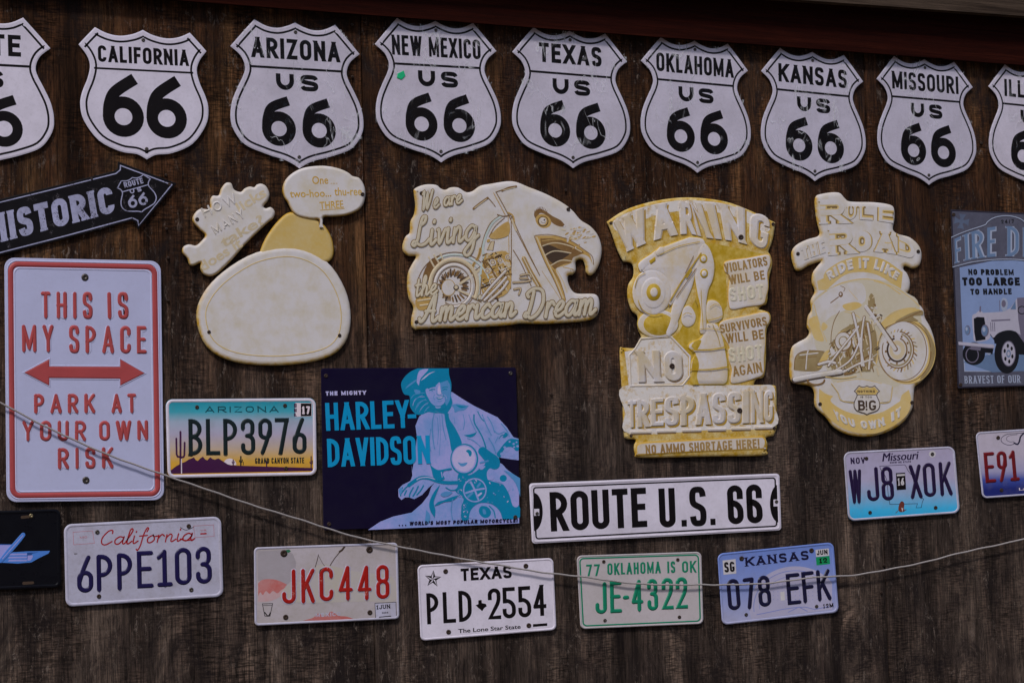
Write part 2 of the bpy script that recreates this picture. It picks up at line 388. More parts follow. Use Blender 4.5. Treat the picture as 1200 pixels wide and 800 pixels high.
def text(mb, s, env, t, o, h=0, b=0, ends='cut', gap=.16, mono=False, serif=0, mat=0, jit=0):
    f, ln, hh = envelope(*env)
    gw = []
    for ch in s:
        w = G[ch][0] * hh
        if mono and ch not in ' -': w = .6 * hh
        gw.append(max(w, t if ch in "I1.!',*" or w == 0 else w) if not (w == 0) else t)
    fixed = sum(w for ch, w in zip(s, gw) if G[ch][0] == 0 and not mono)
    flex = sum(w for w in gw) - fixed
    g = gap * hh; room = ln - fixed; sx = room / (flex + g * (len(s) - 1)) if flex else 1
    if not flex: g = (ln - fixed) / max(1, len(s) - 1); sx = 1
    x = 0; step = 0; t0 = t
    for ch, w0 in zip(s, gw):
        w = w0 if (G[ch][0] == 0 and not mono) else w0 * sx
        closed = False; mode = ''
        t = min(t0, {'N': .34, 'M': .25, 'W': .25, 'A': .42, 'V': .42}.get(ch, .46) * w) if ends != 'round' and G[ch][0] else (min(t0, .26 * w) if ch in 'WM' else t0)
        jx, jy = (random.uniform(-jit, jit), random.uniform(-jit, jit)) if jit else (0, 0)
        iw = w
        if mono and ch == '1': x += w * .15; iw = w * .7
        if mono and ch == 'I': pass
        for st in G[ch][1]:
            if st == 'c': closed = True; continue
            if st in ('n', 's'): mode = st; continue
            P = [(x + jx + t / 2 + p[0] * max(iw - t, 0), jy + t / 2 + p[1] * (hh - t)) + tuple(p[2:]) for p in st]
            if G[ch][0] == 0 and ch != 'I' or ch == 'I': P = [(x + jx + iw / 2, p[1]) for p in P]
            pl = catmull(P, n=3) if mode == 's' else fillet(P, closed)
            z = o + step * .035; step = (step + 1) % 4
            if closed: mb.ribbon(pl, t, z, h, b, closed=True, mat=mat, xf=f)
            elif ends == 'round': mb.ribbon(pl, t, z, h, b, ends='round', mat=mat, xf=f)
            else:
                cuts = []
                for e in (0, -1):
                    v = st[e][1]; cuts.append(jy if v == 0 else (hh + jy if v == 1 else None))
                mb.ribbon(pl, t, z, h, b, cuts=tuple(cuts), mat=mat, xf=f, ext=0 if mode else t / 2)
                if serif:
                    for e in (0, -1):
                        p, q = st[e], st[1 if e == 0 else -2]
                        if p[1] in (0, 1) and abs(p[0] - q[0]) < .6 and abs(p[1] - q[1]) > .1:
                            ts = t * .36; cx = pl[e][0]; yy = jy + (ts / 2 if p[1] == 0 else hh - ts / 2)
                            mb.ribbon([(cx - t * serif, yy), (cx + t * serif, yy)], ts, o + .02 + step * .035, h, b * .5, mat=mat, xf=f); step = (step + 1) % 4
            closed = False
        if mono and ch == '1': x -= w * .15
        x += w + g * sx
def tx(mb, s, p0, p1, cap, t, o, lean=0, **kw):
    text(mb, s, line_env(mb, p0, p1, cap, lean), t, o, **kw)

# joined-up script, x-height 1
SC = {
 'a': (.95, [[(.75, .85), (.42, 1), (.08, .6), (.15, .1), (.45, .05), (.75, .6), (.78, .95), (.74, .25), (.86, 0), (1.08, .25)]]),
 'c': (.75, [[(.66, .78), (.45, 1), (.1, .6), (.15, .1), (.45, 0), (.85, .3)]]),
 'e': (.72, [[(.05, .3), (.45, .5), (.6, .85), (.4, 1), (.12, .6), (.15, .1), (.42, 0), (.82, .3)]]),
 'f': (.62, [[(.0, -.8), (.12, -.95), (.28, -.4), (.38, 1.2), (.55, 2), (.68, 1.9), (.6, 1.5)], [(.05, .95), (.7, 1.0)]]),
 'g': (.92, [[(.75, .85), (.42, 1), (.08, .6), (.15, .1), (.45, .05), (.75, .6), (.78, .95), (.72, -.5), (.4, -1), (.1, -.75), (.5, -.2), (1.05, .3)]]),
 'h': (.95, [[(.05, .4), (.4, 1.5), (.35, 2), (.18, 1.7), (.12, 0)], [(.14, .5), (.42, 1), (.62, .8), (.6, .15), (.72, 0), (1.0, .3)]]),
 'i': (.42, [[(.1, 1), (.1, .2), (.22, 0), (.5, .3)], [(.18, 1.5), (.2, 1.62)]]),
 'l': (.45, [[(.0, .3), (.38, 1.6), (.32, 2), (.16, 1.7), (.1, .2), (.24, 0), (.5, .3)]]),
 'm': (1.25, [[(.1, 0), (.1, .95)], [(.1, .5), (.34, 1), (.5, .8), (.5, 0)], [(.5, .5), (.75, 1), (.92, .8), (.9, .15), (1.02, 0), (1.3, .3)]]),
 'n': (.9, [[(.1, 0), (.1, .95)], [(.1, .5), (.36, 1), (.56, .8), (.54, .15), (.66, 0), (.95, .3)]]),
 'o': (.8, [[(.5, 1), (.12, .65), (.15, .1), (.42, 0), (.68, .4), (.5, 1), (.62, .8), (.88, .85)]]),
 'r': (.62, [[(.1, 0), (.1, .95)], [(.1, .5), (.3, .95), (.45, 1), (.6, .8)]]),
 't': (.5, [[(.18, 1.7), (.12, .2), (.26, 0), (.55, .3)], [(-.08, 1.1), (.48, 1.15)]]),
 'v': (.7, [[(.05, .95), (.15, .9), (.3, 0), (.62, .9), (.8, .85)]]),
 's': (.6, [[(.1, .1), (.4, 1), (.55, .3), (.3, 0), (.1, .15)]]),
 'u': (.85, [[(.1, 1), (.12, .15), (.4, .05), (.66, .6), (.7, 1), (.66, .2), (.78, 0), (1, .3)]]),
 'W': (1.7, [[(.0, 1.7), (.2, 1.95), (.2, 0), (.45, .7), (.75, 1.9), (.75, .1), (1.1, .7), (1.45, 2)]]),
 'A': (1.5, [[(.0, .25), (.15, 0), (.45, .4), (.95, 2), (1.0, 1.0), (1.05, .1), (1.25, 0), (1.5, .3)], [(.4, .75), (1.1, .75)]]),
 'D': (1.5, [[(.45, 1.8), (.4, .9), (.25, .15), (.05, .15), (.15, .35), (.5, 0), (1.0, .25), (1.3, 1.0), (1.1, 1.8), (.5, 2), (0, 1.7), (.1, 1.45)]]),
 'L': (1.25, [[(.45, 1.4), (.75, 1.6), (.8, 1.95), (.55, 1.9), (.42, 1.2), (.38, .5), (.2, .05), (.0, .15), (.15, .35), (.6, .05), (1.0, .1), (1.3, .4)]]),
 'C': (1.1, [[(.9, 1.5), (.85, 1.9), (.5, 1.8), (.12, 1.0), (.15, .25), (.5, 0), (1.0, .4)]]),
 'I': (.9, [[(.0, 1.3), (.2, 1.9), (.9, 2), (.5, 1.0), (.35, .2), (.05, .0)]]),
 ' ': (.6, []),
}
def script(mb, s, p0, p1, xh, t, o, slant=.28, sep=.08, **kw):
    """joined-up writing along a-b, x-height xh"""
    tot = sum(SC[c][0] for c in s) + sep * (len(s) - 1)
    f, ln, cap = envelope(*line_env(mb, p0, p1, xh)); sx = ln / tot; x = 0; st = 0
    for c in s:
        for path in SC[c][1]:
            P = [((x + p[0] + slant * p[1] * xh / sx * .9) * sx, p[1] * xh) for p in path]
            mb.ribbon(catmull(P, n=5) if len(P) > 2 else P, t, o + st * .04, ends='round', xf=f, **kw); st = (st + 1) % 5
        x += SC[c][0] + sep

def print_text(mb, s, a, b, cap, o, bold=0, lean=0, mat=0):
    """small printed lettering in upper and lower case"""
    c = bpy.data.curves.new('t', 'FONT'); c.body = s; c.size = 1; c.resolution_u = 3; c.offset = bold
    ob = bpy.data.objects.new('t', c); COL.objects.link(ob)
    dg = bpy.context.evaluated_depsgraph_get(); dg.update(); me = ob.evaluated_get(dg).to_mesh()
    v = [(p.co.x, p.co.y) for p in me.vertices]; fs = [tuple(p.vertices) for p in me.polygons]
    ob.evaluated_get(dg).to_mesh_clear(); bpy.data.objects.remove(ob); bpy.data.curves.remove(c)
    x0, x1 = min(p[0] for p in v), max(p[0] for p in v); f, ln, hh = envelope(*line_env(mb, a, b, cap, lean))
    i = mb.add([mb.mp(*f((p[0] - x0) / (x1 - x0) * ln, p[1] / .73 * hh), o) for p in v])
    for q in fs: mb.face([i + k for k in q], mat)

def screw(parent, px, py, o, r=2.6, m=None, mp=W, name='screw'):
    m_ = MB(m, mp=mp); rings = []
    for k, (rr, oo) in enumerate(((1, 0), (1, .7), (.72, 1.3), (.3, 1.5), (.28, 1.0))):
        rings.append(m_.add([mp(px + r * rr * math.cos(2 * math.pi * j / 12), py + r * rr * math.sin(2 * math.pi * j / 12), o + oo) for j in range(12)]))
    for k in range(4):
        for j in range(12): m_.face((rings[k] + j, rings[k] + (j + 1) % 12, rings[k + 1] + (j + 1) % 12, rings[k + 1] + j))
    m_.face([rings[-1] + j for j in range(12)])
    return m_.build(name, parent, True)
# ------------------------------------------------------------------ ground and wall
def plywood(name, warm=0.0, seed=0.0):
    n = NT(name); L = (seed * 3.1, seed * 1.7, seed * 2.3)
    V = lambda x, z, l=0: n.coords((x, 1, z), False, (L[0] + l, L[1], L[2]))
    geo = n.n('SeparateXYZ'); n.link(n.tc.outputs['Object'], geo.inputs[0])
    hgt = n.n('MapRange'); hgt.inputs[1].default_value = 1.55; hgt.inputs[2].default_value = 2.25; n.link(geo.outputs['Z'], hgt.inputs[0])
    grey = n.ramp(n.noise(1, 5, .6, V(16, 1.9)), [(.3, (.023, .016, .013)), (.5, (.070, .050, .041)), (.7, (.150, .110, .088))])
    brown = n.ramp(n.noise(1, 5, .6, V(14, 2.2, 3)), [(.3, (.019, .009, .005)), (.5, (.068, .030, .014)), (.7, (.160, .082, .036))])
    w = n.n('Math', operation='ADD'); n.link(hgt.outputs[0], w.inputs[0]); n.link(n.noise(1, 4, .6, V(5, 2.2, 7)), w.inputs[1])
    w2 = n.n('Math', operation='MULTIPLY'); w2.inputs[1].default_value = .6; n.link(w.outputs[0], w2.inputs[0]); col = n.mix(n.ramp(w2.outputs[0], [(.42, 0.0), (.78, 1.0)]), grey, brown)
    # strips of veneer, broken up so that none runs the whole height
    col = n.mix(.85, col, n.ramp(n.noise(1, 4, .62, V(27, 1.5, 5), .4), [(.34, (.28, .26, .26)), (.48, (.80, .79, .79)), (.66, (1.45, 1.40, 1.36))]), 'MULTIPLY')
    fib = n.noise(1, 6, .78, V(430, 11), .3); chk = n.noise(1, 3, .65, V(46, 330)); patch = n.ramp(n.noise(1, 5, .65, V(9, 6, 2)), [(.42, 0.0), (.60, 1.0)])
    col = n.mix(1.0, col, n.ramp(fib, [(.36, (.30, .29, .28)), (.5, (.95, .95, .95)), (.66, (1.9, 1.8, 1.7))]), 'MULTIPLY')
    col = n.mix(n.mix(.9, (0, 0, 0), patch), col, n.mix(1.0, col, n.ramp(chk, [(.40, (.32, .31, .30)), (.6, (1.65, 1.6, 1.55))]), 'MULTIPLY'))
    # short dark checks and split fibres
    sp = n.noise(1, 5, .8, V(210, 26, 1), .6); col = n.mix(.9, col, n.ramp(sp, [(.36, (.25, .24, .24)), (.47, (1, 1, 1)), (.62, (1.15, 1.12, 1.1))]), 'MULTIPLY')
    # damp dark blotches, pale scuffs, drips of old paint
    col = n.mix(n.ramp(n.noise(1, 8, .78, V(9, 6, 9), 1.0), [(.47, 0.0), (.64, .88)]), col, (.016, .011, .011))
    scf = n.mix(1.0, n.ramp(n.noise(1, 6, .85, V(95, 40, 4), .5), [(.56, 0.0), (.67, 1.0)]), n.ramp(n.noise(1, 4, .65, V(8, 5, 6), .5), [(.43, 0.0), (.60, .95)]), 'MULTIPLY')
    col = n.mix(scf, col, (.26, .20, .165))
    hsum = n.n('Math', operation='ADD'); n.link(fib, hsum.inputs[0]); n.link(sp, hsum.inputs[1])
    n.bump(hsum.outputs[0], .0028, .8)
    return n.fin(col, .85, .1)
def board_mat(name, dark, mid, pale, sx=1.2, sz=46):
    n = NT(name); V = lambda x, z, l=0: n.coords((x, 3, z), False, (l, l, l))
    c = n.ramp(n.noise(1, 6, .65, V(sx, sz)), [(.3, dark), (.55, mid), (.8, pale)])
    f = n.noise(1, 5, .75, V(sx * 8, sz * 10, 2)); c = n.mix(.8, c, n.ramp(f, [(.35, (.45, .45, .45)), (.62, (1.35, 1.3, 1.25))]), 'MULTIPLY')
    n.bump(f, .0015, .6); return n.fin(c, .8, .06)

dirt = NT('packed_earth'); dirt_c = dirt.ramp(dirt.noise(3, 8, .65, dirt.coords((1, 1, 1), False)), [(.3, (.09, .07, .055)), (.7, (.19, .155, .12))])
dirt.bump(dirt.noise(60, 5, .6, dirt.coords((1, 1, 1), False)), .02, .6)
g = MB(dirt.fin(dirt_c, .9, .2)); i = g.add([Vector((x, y, 0)) for x, y in ((-900, -900), (900, -900), (900, 900), (-900, 900))]); g.face((i, i + 1, i + 2, i + 3))
ground = g.build('ground'); ground['kind'] = 'structure'

# unseen ridge added behind the camera to block low sky and darken reflections
hm = NT('blocker_hill_earth'); hc = hm.ramp(hm.noise(.05, 6, .65, hm.coords((1, 1, 1), False)), [(.35, (.05, .04, .03)), (.7, (.15, .115, .085))])
m = MB(hm.fin(hc, .95, .1)); rows_ = []; rg = random.Random(2)
for rr, hh_ in ((45, 0), (70, 14), (95, 30), (130, 42), (170, 20), (200, 0)):
    rows_.append(m.add([Vector((rr * math.cos(R(a)), rr * math.sin(R(a)), max(-.05, hh_ * (.75 + .25 * math.sin(a * .09) + rg.uniform(-.12, .12)) - .05))) for a in range(176, 366, 3)]))
for i in range(5):
    for k in range(63): m.face((rows_[i] + k, rows_[i] + k + 1, rows_[i + 1] + k + 1, rows_[i + 1] + k))
sky_blocker_hills = m.build('sky_blocker_hills', None, True); sky_blocker_hills['kind'] = 'structure'

wall = thing('plywood_wall', 'dark weathered plywood wall carrying all the signs, under a red brown trim board', 'wall', (2.0, 0, 0))
seam1, seam2 = W(431, 400).x, W(1026, 400).x
edges = [-3.2, seam1 - 2.44, seam1 - 1.22, seam1, seam2, seam2 + 1.22, seam2 + 3]
for k in range(len(edges) - 1):
    m = MB(plywood('weathered_plywood', 0, k)); x0, x1 = edges[k] + .0016, edges[k + 1] - .0016
    m.box((x0, 0, .05), (x1, .016, 2.75)); m.build('plywood_panel', wall)
back = NT('tar_paper'); bm_ = MB(back.fin((.01, .009, .009), .9)); bm_.box((-3.2, .018, .02), (edges[-1], .12, 2.9)); bm_.build('backing', wall)
TRIM = board_mat('red_brown_stain', (.010, .0015, .001), (.024, .004, .002), (.052, .011, .006))
GREYW = board_mat('grey_weathered_board', (.03, .02, .015), (.085, .06, .045), (.16, .12, .09))
def plank(name, p00, p10, p01, p11, o, th, mat, parent):
    """board whose front face has these four photo corners (bottom left, bottom right, top left, top right)"""
    m = MB(mat); f = [W(*p, o) for p in (p00, p10, p11, p01)]; bk = [p + Vector((0, th / 1000, 0)) for p in f]
    i = m.add(f + bk)
    for q in ((0, 1, 2, 3), (4, 5, 6, 7), (0, 1, 5, 4), (1, 2, 6, 5), (2, 3, 7, 6), (3, 0, 4, 7)): m.face([i + a for a in q])
    ob = m.build(name, parent); bv = ob.modifiers.new('b', 'BEVEL'); bv.width = .003; bv.segments = 2; return ob
line = lambda x: 8 + (x - 330) * .0765           # lower edge of the trim board in the photo
plank('trim_board', (-250, line(-250)), (1105, line(1105)), (-250, line(-250) - 66), (1105, line(1105) - 66), 24, 22, TRIM, wall)
plank('trim_board', (1106.6, line(1106.6) + .6), (1500, line(1500)), (1106.6, line(1106.6) - 66), (1500, line(1500) - 66), 23, 22, TRIM, wall)
plank('soffit_board', (-300, -95), (1500, 66), (-300, -125), (1500, 36), 25, 1.5, TRIM, wall)
gl = lambda x: 3 + (x - 1000) * .072
plank('eave_board', (-300, gl(-300)), (1500, gl(1500)), (-300, gl(-300) - 95), (1500, gl(1500) - 95), 62, 36, GREYW, wall)
STEEL = NT('dull_screw_steel').fin((.10, .085, .075), .42, .5, .8)
RUST = NT('rusty_screw').fin((.045, .026, .018), .6, .4, .3)
for px, py in ((412.5, 29), (413, 90), (194.5, 205), (195, 268), (197, 302), (663, 223), (646, 462), (1033, 694), (197, 352), (988, 139), (1150, 168), (1036, 662), (440, 722), (485, 655)):
    screw(wall, px, py, 0, 1.8, RUST, name='nail')
# ------------------------------------------------------------------ colours
WHITE = paint('white_enamel', T(160, 154, 170), .34, .36, T(112, 106, 112), .2, (.22, .18, .16))
WHITE_B = paint('worn_white_enamel', T(136, 134, 150), .4, .5, T(96, 89, 88))
BLACK = paint('black_enamel', (.006, .0035, .0045), .45, .2, spec=.16)
BLACKW = paint('worn_black_enamel', (.006, .0035, .0045), .5, .2, None, .27, (.10, .09, .11), spec=.16)
WHITE_P = paint('parking_white_enamel', T(137, 138, 162), .34, .22, T(112, 110, 126))
def ivory(name, base, stain, rim, amt):
    n = NT(name); a = n.n('Attribute'); a.attribute_name = 'patina'
    c = n.mix(n.mix(amt, (0, 0, 0), n.ramp(n.noise(30, 6, .7), [(.42, 0.0), (.72, 1.0)])), base, stain)
    k = n.n('Math', operation='MULTIPLY'); n.link(a.outputs['Fac'], k.inputs[0]); n.link(n.ramp(n.noise(55, 5, .7), [(.30, .55), (.65, 1.35)]), k.inputs[1])
    c = n.mix(n.ramp(k.outputs[0], [(.05, 0.0), (.75, 1.0)]), c, n.mix(n.ramp(n.noise(90, 4, .7), [(.4, 0.0), (.7, 1.0)]), rim, stain))
    n.bump(n.noise(24, 4, .55), .0016, .5); return n.fin(c, .5, .28)
CREAM = ivory('ivory_relief_paint', T(152, 147, 147), T(140, 128, 98), T(136, 103, 24), .55)
CREAM2 = paint('tan_relief_paint', T(150, 138, 116), .5, .3, T(126, 104, 62))
OCHRE = paint('ochre_patina', T(140, 106, 22), .6, .75, T(158, 134, 76))
OCHREL = paint('pale_ochre_patina', T(150, 126, 70), .6, .7, T(152, 138, 106))
BROWN = paint('brown_patina', T(84, 60, 34), .6, .5, T(120, 96, 54))
UMBER = paint('umber_patina', T(50, 37, 27), .6, .3)

def film_mat():
    n = NT('clear_plastic_film'); t = n.t; out = t.nodes['Material Output']
    tr = n.n('BsdfTransparent'); gl = n.n('BsdfGlossy'); gl.inputs['Roughness'].default_value = .12; mx = n.n('MixShader'); df = n.n('BsdfDiffuse'); mz = n.n('MixShader')
    lw = n.n('LayerWeight'); lw.inputs[0].default_value = .2
    r = n.ramp(lw.outputs['Fresnel'], [(.5, .02), (1, .3)]); n.link(r, mx.inputs[0])
    bp = n.n('Bump'); bp.inputs['Distance'].default_value = .003; bp.inputs['Strength'].default_value = .7
    n.link(n.noise(55, 3, .5, n.coords((1, 1, .35)), 1.5), bp.inputs['Height']); n.link(bp.outputs[0], gl.inputs['Normal']); n.link(bp.outputs[0], lw.inputs['Normal'])
    # milky creases of the crumpled film
    a = n.noise(26, 2, .5, n.coords((1, 1, .42)), 1.2); ab = n.n('Math', operation='SUBTRACT'); ab.inputs[1].default_value = .5; n.link(a, ab.inputs[0]); ac = n.n('Math', operation='ABSOLUTE'); n.link(ab.outputs[0], ac.inputs[0])
    cr = n.ramp(ac.outputs[0], [(0, .55), (.012, .22), (.03, 0.0)]); msk = n.ramp(n.noise(18, 2, .5), [(.50, 0.0), (.62, 1.0)]); df.inputs[0].default_value = (.8, .8, .84, 1)
    n.link(n.mix(1.0, cr, msk, 'MULTIPLY'), mz.inputs[0])
    n.link(tr.outputs[0], mx.inputs[1]); n.link(gl.outputs[0], mx.inputs[2]); n.link(mx.outputs[0], mz.inputs[1]); n.link(df.outputs[0], mz.inputs[2]); n.link(mz.outputs[0], out.inputs['Surface']); return n.mat
FILM = film_mat()
GREENTAPE = paint('green_tape', S(40, 165, 120), .4, .2)

# ------------------------------------------------------------------ highway shields
K = .00173                                       # metres per drawing unit
def shield_map(x, y, o): return Vector((x * K, -lift(o) / 1000, y * K))
HALF_B = [(0, 170.5, 1), (10, 165.8), (22.5, 162.8), (36, 164.5), (49.4, 171, 1), (64, 155), (79, 138, 1), (67, 128), (62, 116), (64, 106), (71, 92), (78, 76), (81, 59), (78.3, 43), (65, 25.5), (40, 15.5), (20, 10), (9, 5.5), (0, 0, 1)]
HALF_A = [(0, 151, 1), (12, 145.5), (28, 142.6), (43, 145), (56, 151, 1), (66, 140.5), (75.5, 130, 1), (67, 119), (63, 107), (66, 92), (73, 75), (75.5, 60), (71.5, 42), (55, 20), (31, 8.5), (14, 6.2), (8, 4.5), (0, 0, 1)]
def full(half):
    return catmull(half + [(-p[0], p[1]) + tuple(p[2:]) for p in half[-2:0:-1]], True, 4)
def six(mb, x, y, w, h, t, o, fat=1.0):
    """round-bowled highway six"""
    r = w / 2; cx, cy = x + r, y + r * .98
    ring = ellipse(cx, cy, r - t / 2, r * .98 - t / 2, 30); mb.ribbon(ring, t, o, closed=True)
    stem = catmull([(x + t * .5, cy + r * .05), (x + t * .62, cy + r * .62), (x + t * 1.15, cy + r * 1.2), (x + w * .80, y + h - t * .36)], n=7)
    mb.ribbon(stem, t * fat, o + .05, mat=0)
def shield_meshes(half, kind):
    P = {}
    out = full(half)
    m = MB(WHITE, mp=shield_map); m.fill(out, 1.5, 3.2, b=1.6, bd=.7); P['panel'] = m
    ins = inset(out, 6.2 if kind == 'B' else 7)
    m = MB(BLACK, mp=shield_map); m.ribbon(ins, 2.3, 3.3, closed=True); P['border'] = m
    m = MB(BLACKW, mp=shield_map)
    if kind == 'B':
        m2 = MB(BLACK, mp=shield_map); m2.fill([(-57, 114.7), (57, 114.7), (57, 117.4), (-57, 117.4)], 3.36); P['divider'] = m2
        six(m, -44, 25, 41, 57, 11.2, 3.3); six(m, 5, 25, 41, 57, 11.2, 3.3)
        mu = MB(BLACK, mp=shield_map); tx(mu, 'U', (-25.5, 90.5), (-3.5, 90.5), 19, 5.6, 3.3); tx(mu, 'S', (4, 90.5), (26, 90.5), 19, 5.2, 3.3); P['route_prefix'] = mu
    else:
        m2 = MB(BLACK, mp=shield_map); m2.fill([(-58.5, 102.4), (58.5, 102.4), (58.5, 104.6), (-58.5, 104.6)], 3.36); P['divider'] = m2
        six(m, -50, 25, 48, 73, 13.6, 3.3); six(m, 1, 25, 48, 73, 13.6, 3.3)
    P['number'] = m
    return P
def screw_on(parent, x, y, o, r): return screw(parent, x, y, o, r, STEEL, mp=shield_map)
def make_shield(half, kind):
    root = thing('route_shield', '', 'road sign', (0, 0, 0), 'route 66 shields along the top of the wall')
    for nm, m in shield_meshes(half, kind).items(): m.build(nm, root)
    screw_on(root, 0, 159 if kind == 'B' else 139, 3.2, 2.2); screw_on(root, 0, 13 if kind == 'B' else 12, 3.2, 2.2)
    return root
def copy_thing(src):
    c = src.copy(); COL.objects.link(c)
    for ch in src.children:
        d = ch.copy(); COL.objects.link(d); d.parent = c
        for g2 in ch.children:
            e = g2.copy(); COL.objects.link(e); e.parent = d
    return c
def film(root, half, seed, y0, strength=1.0):
    """cling film over the sign, wrinkled"""
    rnd = random.Random(seed); out = inset(full(half), -1.4); N = 46
    waves = [(rnd.uniform(-1, 1), rnd.uniform(-.5, .5), rnd.uniform(.10, .32), rnd.uniform(0, 6), rnd.uniform(.25, .6)) for _ in range(5)]
    folds = [(rnd.uniform(-55, 55), rnd.uniform(95, 165), rnd.uniform(-.45, .45), rnd.uniform(18, 55), rnd.uniform(1.0, 2.6)) for _ in range(9)]
    def inside(x, y):
        c = False
        for i in range(len(out)):
            (x1, y1), (x2, y2) = out[i - 1], out[i]
            if (y1 > y) != (y2 > y) and x < (x2 - x1) * (y - y1) / (y2 - y1) + x1: c = not c
        return c
    def hgt(x, y):
        h = 3.9
        for a, b, f, p, amp in waves: h += .25 * strength * amp * (1 + math.sin((a * x + b * y) * f + p))
        for fx, fy, lean, ln, amp in folds:
            d = abs((x - fx) - lean * (y - fy)); e = abs(y - fy) / ln
            if e < 1: h += strength * amp * math.exp(-(d / 1.6) ** 2) * (1 - e)
        return h
    m = MB(FILM, mp=shield_map); ids = {}
    xs = [-82 + 164 * i / N for i in range(N + 1)]; ys = [y0 + (173 - y0) * j / N for j in range(N + 1)]
    for j in range(N):
        for i in range(N):
            if inside((xs[i] + xs[i + 1]) / 2, (ys[j] + ys[j + 1]) / 2):
                q = []
                for a, b in ((i, j), (i + 1, j), (i + 1, j + 1), (i, j + 1)):
                    if (a, b) not in ids: ids[(a, b)] = m.add([m.mp(xs[a], ys[b], hgt(xs[a], ys[b]))])
                    q.append(ids[(a, b)])
                m.face(q)
    return m.build('plastic_film', root, True)
def place(root, top, tip, H):
    a, b = W(*tip), W(*top); d = b - a; root.location = a
    s = d.length / (H * K); root.scale = (s, 1, s); root.rotation_euler = (0, math.atan2(d.x, d.z), 0)
ca = make_shield(HALF_A, 'A'); place(ca, (166.3, 36.2), (171, 187.5), 151)
m = MB(BLACK, mp=shield_map); tx(m, 'CALIFORNIA', (-53.5, 111), (53.5, 111.2), 19.2, 3.7, 3.3, gap=.15); m.build('state_name').parent = ca
ca['label'] = 'clean white shield reading CALIFORNIA with an extra large bold 66 and no US'
SHIELDS = [('ROUTE', (-26.5, 19), (-22.5, 198.5), 46, 4.9, 'leftmost white route shield, cut off by the edge so only E and a 6 show', 0),
           ('ARIZONA', (344.5, 27.5), (349.6, 198), 54, 4.8, 'white US 66 shield reading ARIZONA, wrapped in wrinkled clear film', 1),
           ('NEW MEXICO', (508.7, 25.5), (515.6, 191), 57.5, 3.9, 'white US 66 shield reading NEW MEXICO with a scrap of green tape', 1),
           ('TEXAS', (666, 37), (670, 197.7), 43, 5.0, 'white US 66 shield reading TEXAS, its film creased across the middle', 1),
           ('OKLAHOMA', (812.2, 48.7), (815.6, 203), 57, 4.2, 'white US 66 shield reading OKLAHOMA, hanging above the word WARNING', 1),
           ('KANSAS', (950, 61.6), (953.1, 212.8), 53, 4.8, 'white US 66 shield reading KANSAS, above the RULE THE ROAD sign', 1),
           ('MISSOURI', (1081.3, 70.3), (1086.7, 217.2), 54.5, 4.3, 'white US 66 shield reading MISSOURI, its film torn below the name', 1),
           ('ILLINOIS', (1209, 80.5), (1213.5, 222.5), 52, 4.5, 'white route shield at the right edge showing only the letters ILL', 1)]
src = make_shield(HALF_B, 'B'); bodies = [src] + [copy_thing(src) for _ in SHIELDS[1:]]
for k, (nm, top, tip, hw, wt, lab, wrap) in enumerate(SHIELDS):
    sh = bodies[k]
    m = MB(BLACK, mp=shield_map); y = 126.6 + (2 if nm in ('TEXAS',) else 0); tx(m, nm, (-hw, y), (hw, y), 24, wt, 3.3, gap=.15); sn = m.build('state_name')
    sn.parent = sh
    if wrap: fo = film(None, HALF_B, 11 + k, 4, (0, 1, .8, 1.2, .9, .7, 1.0, 1)[k]); fo.parent = sh
    if nm == 'NEW MEXICO':
        m = MB(GREENTAPE, mp=shield_map); m.fill([(-52, 104), (-44, 108), (-42, 102), (-47, 97), (-53, 99)], 3.9, 4.8, b=.6); t_ = m.build('tape_scrap'); t_.parent = sh
    place(sh, top, tip, 170.5); sh['label'] = lab
# ------------------------------------------------------------------ flat signs and licence plates
def base_of(q): a, b = W(*q[3]), W(*q[2]); return (a + b) / 2
PL = 'licence plates screwed to the plywood'
def grad(name, stops, hm, rough=.42, dirt=.25, wave=.5):
    """printed sheet whose printed colour changes from foot to head (stops over height hm)"""
    n = NT(name); s = n.n('SeparateXYZ'); n.link(n.tc.outputs['Object'], s.inputs[0])
    mr = n.n('MapRange'); mr.inputs[2].default_value = hm; n.link(s.outputs['Z'], mr.inputs[0])
    c = n.ramp(mr.outputs[0], stops); d = n.ramp(n.noise(40, 6, .65), [(.45, 0.0), (.8, 1.0)])
    c = n.mix(n.mix(dirt, (0, 0, 0), d), c, (.22, .19, .17)); n.bump(n.noise(28, 3, .5), .0012, wave)
    return n.fin(c, rough, .4)
def plate(q, label, mat, rimmat=None, r=7, rim=3.2, cat='licence plate', group=PL, name='licence_plate', o1=3.4, th=1.0, lip=.9):
    root = thing(name, label, cat, base_of(q), group)
    m = MB(mat); m.fill(rquad(q, r), o1 - th, o1, b=.8, bd=.4); m.build('panel', root)
    if rimmat:
        m = MB(rimmat); m.ribbon(rquad(q, r - rim * .4, rim * .55), rim, o1 + .02, h=lip, b=rim * .3, closed=True); m.build('rim', root)
    return root
def serial(root, s, a, b, cap, t, mat, o=3.45, h=1.0, name='serial', **kw):
    m = MB(mat); tx(m, s, a, b, cap, t, o, h=h, b=t * .22, ends='round', **kw); return m.build(name, root)
def words(root, s, a, b, cap, t, mat, o=3.45, name='lettering', parent=None, **kw):
    m = MB(mat); tx(m, s, a, b, cap, t, o, **kw); return m.build(name, parent or root)
def pwords(root, s, a, b, cap, mat, o=3.5, bold=.01, name='lettering', **kw):
    m = MB(mat); print_text(m, s, a, b, cap, o, bold, **kw); return m.build(name, root)
def sheet(root, pts, mat, o, name, o0=None):
    m = MB(mat); m.fill(pts, o if o0 is None else o0, o); return m.build(name, root)

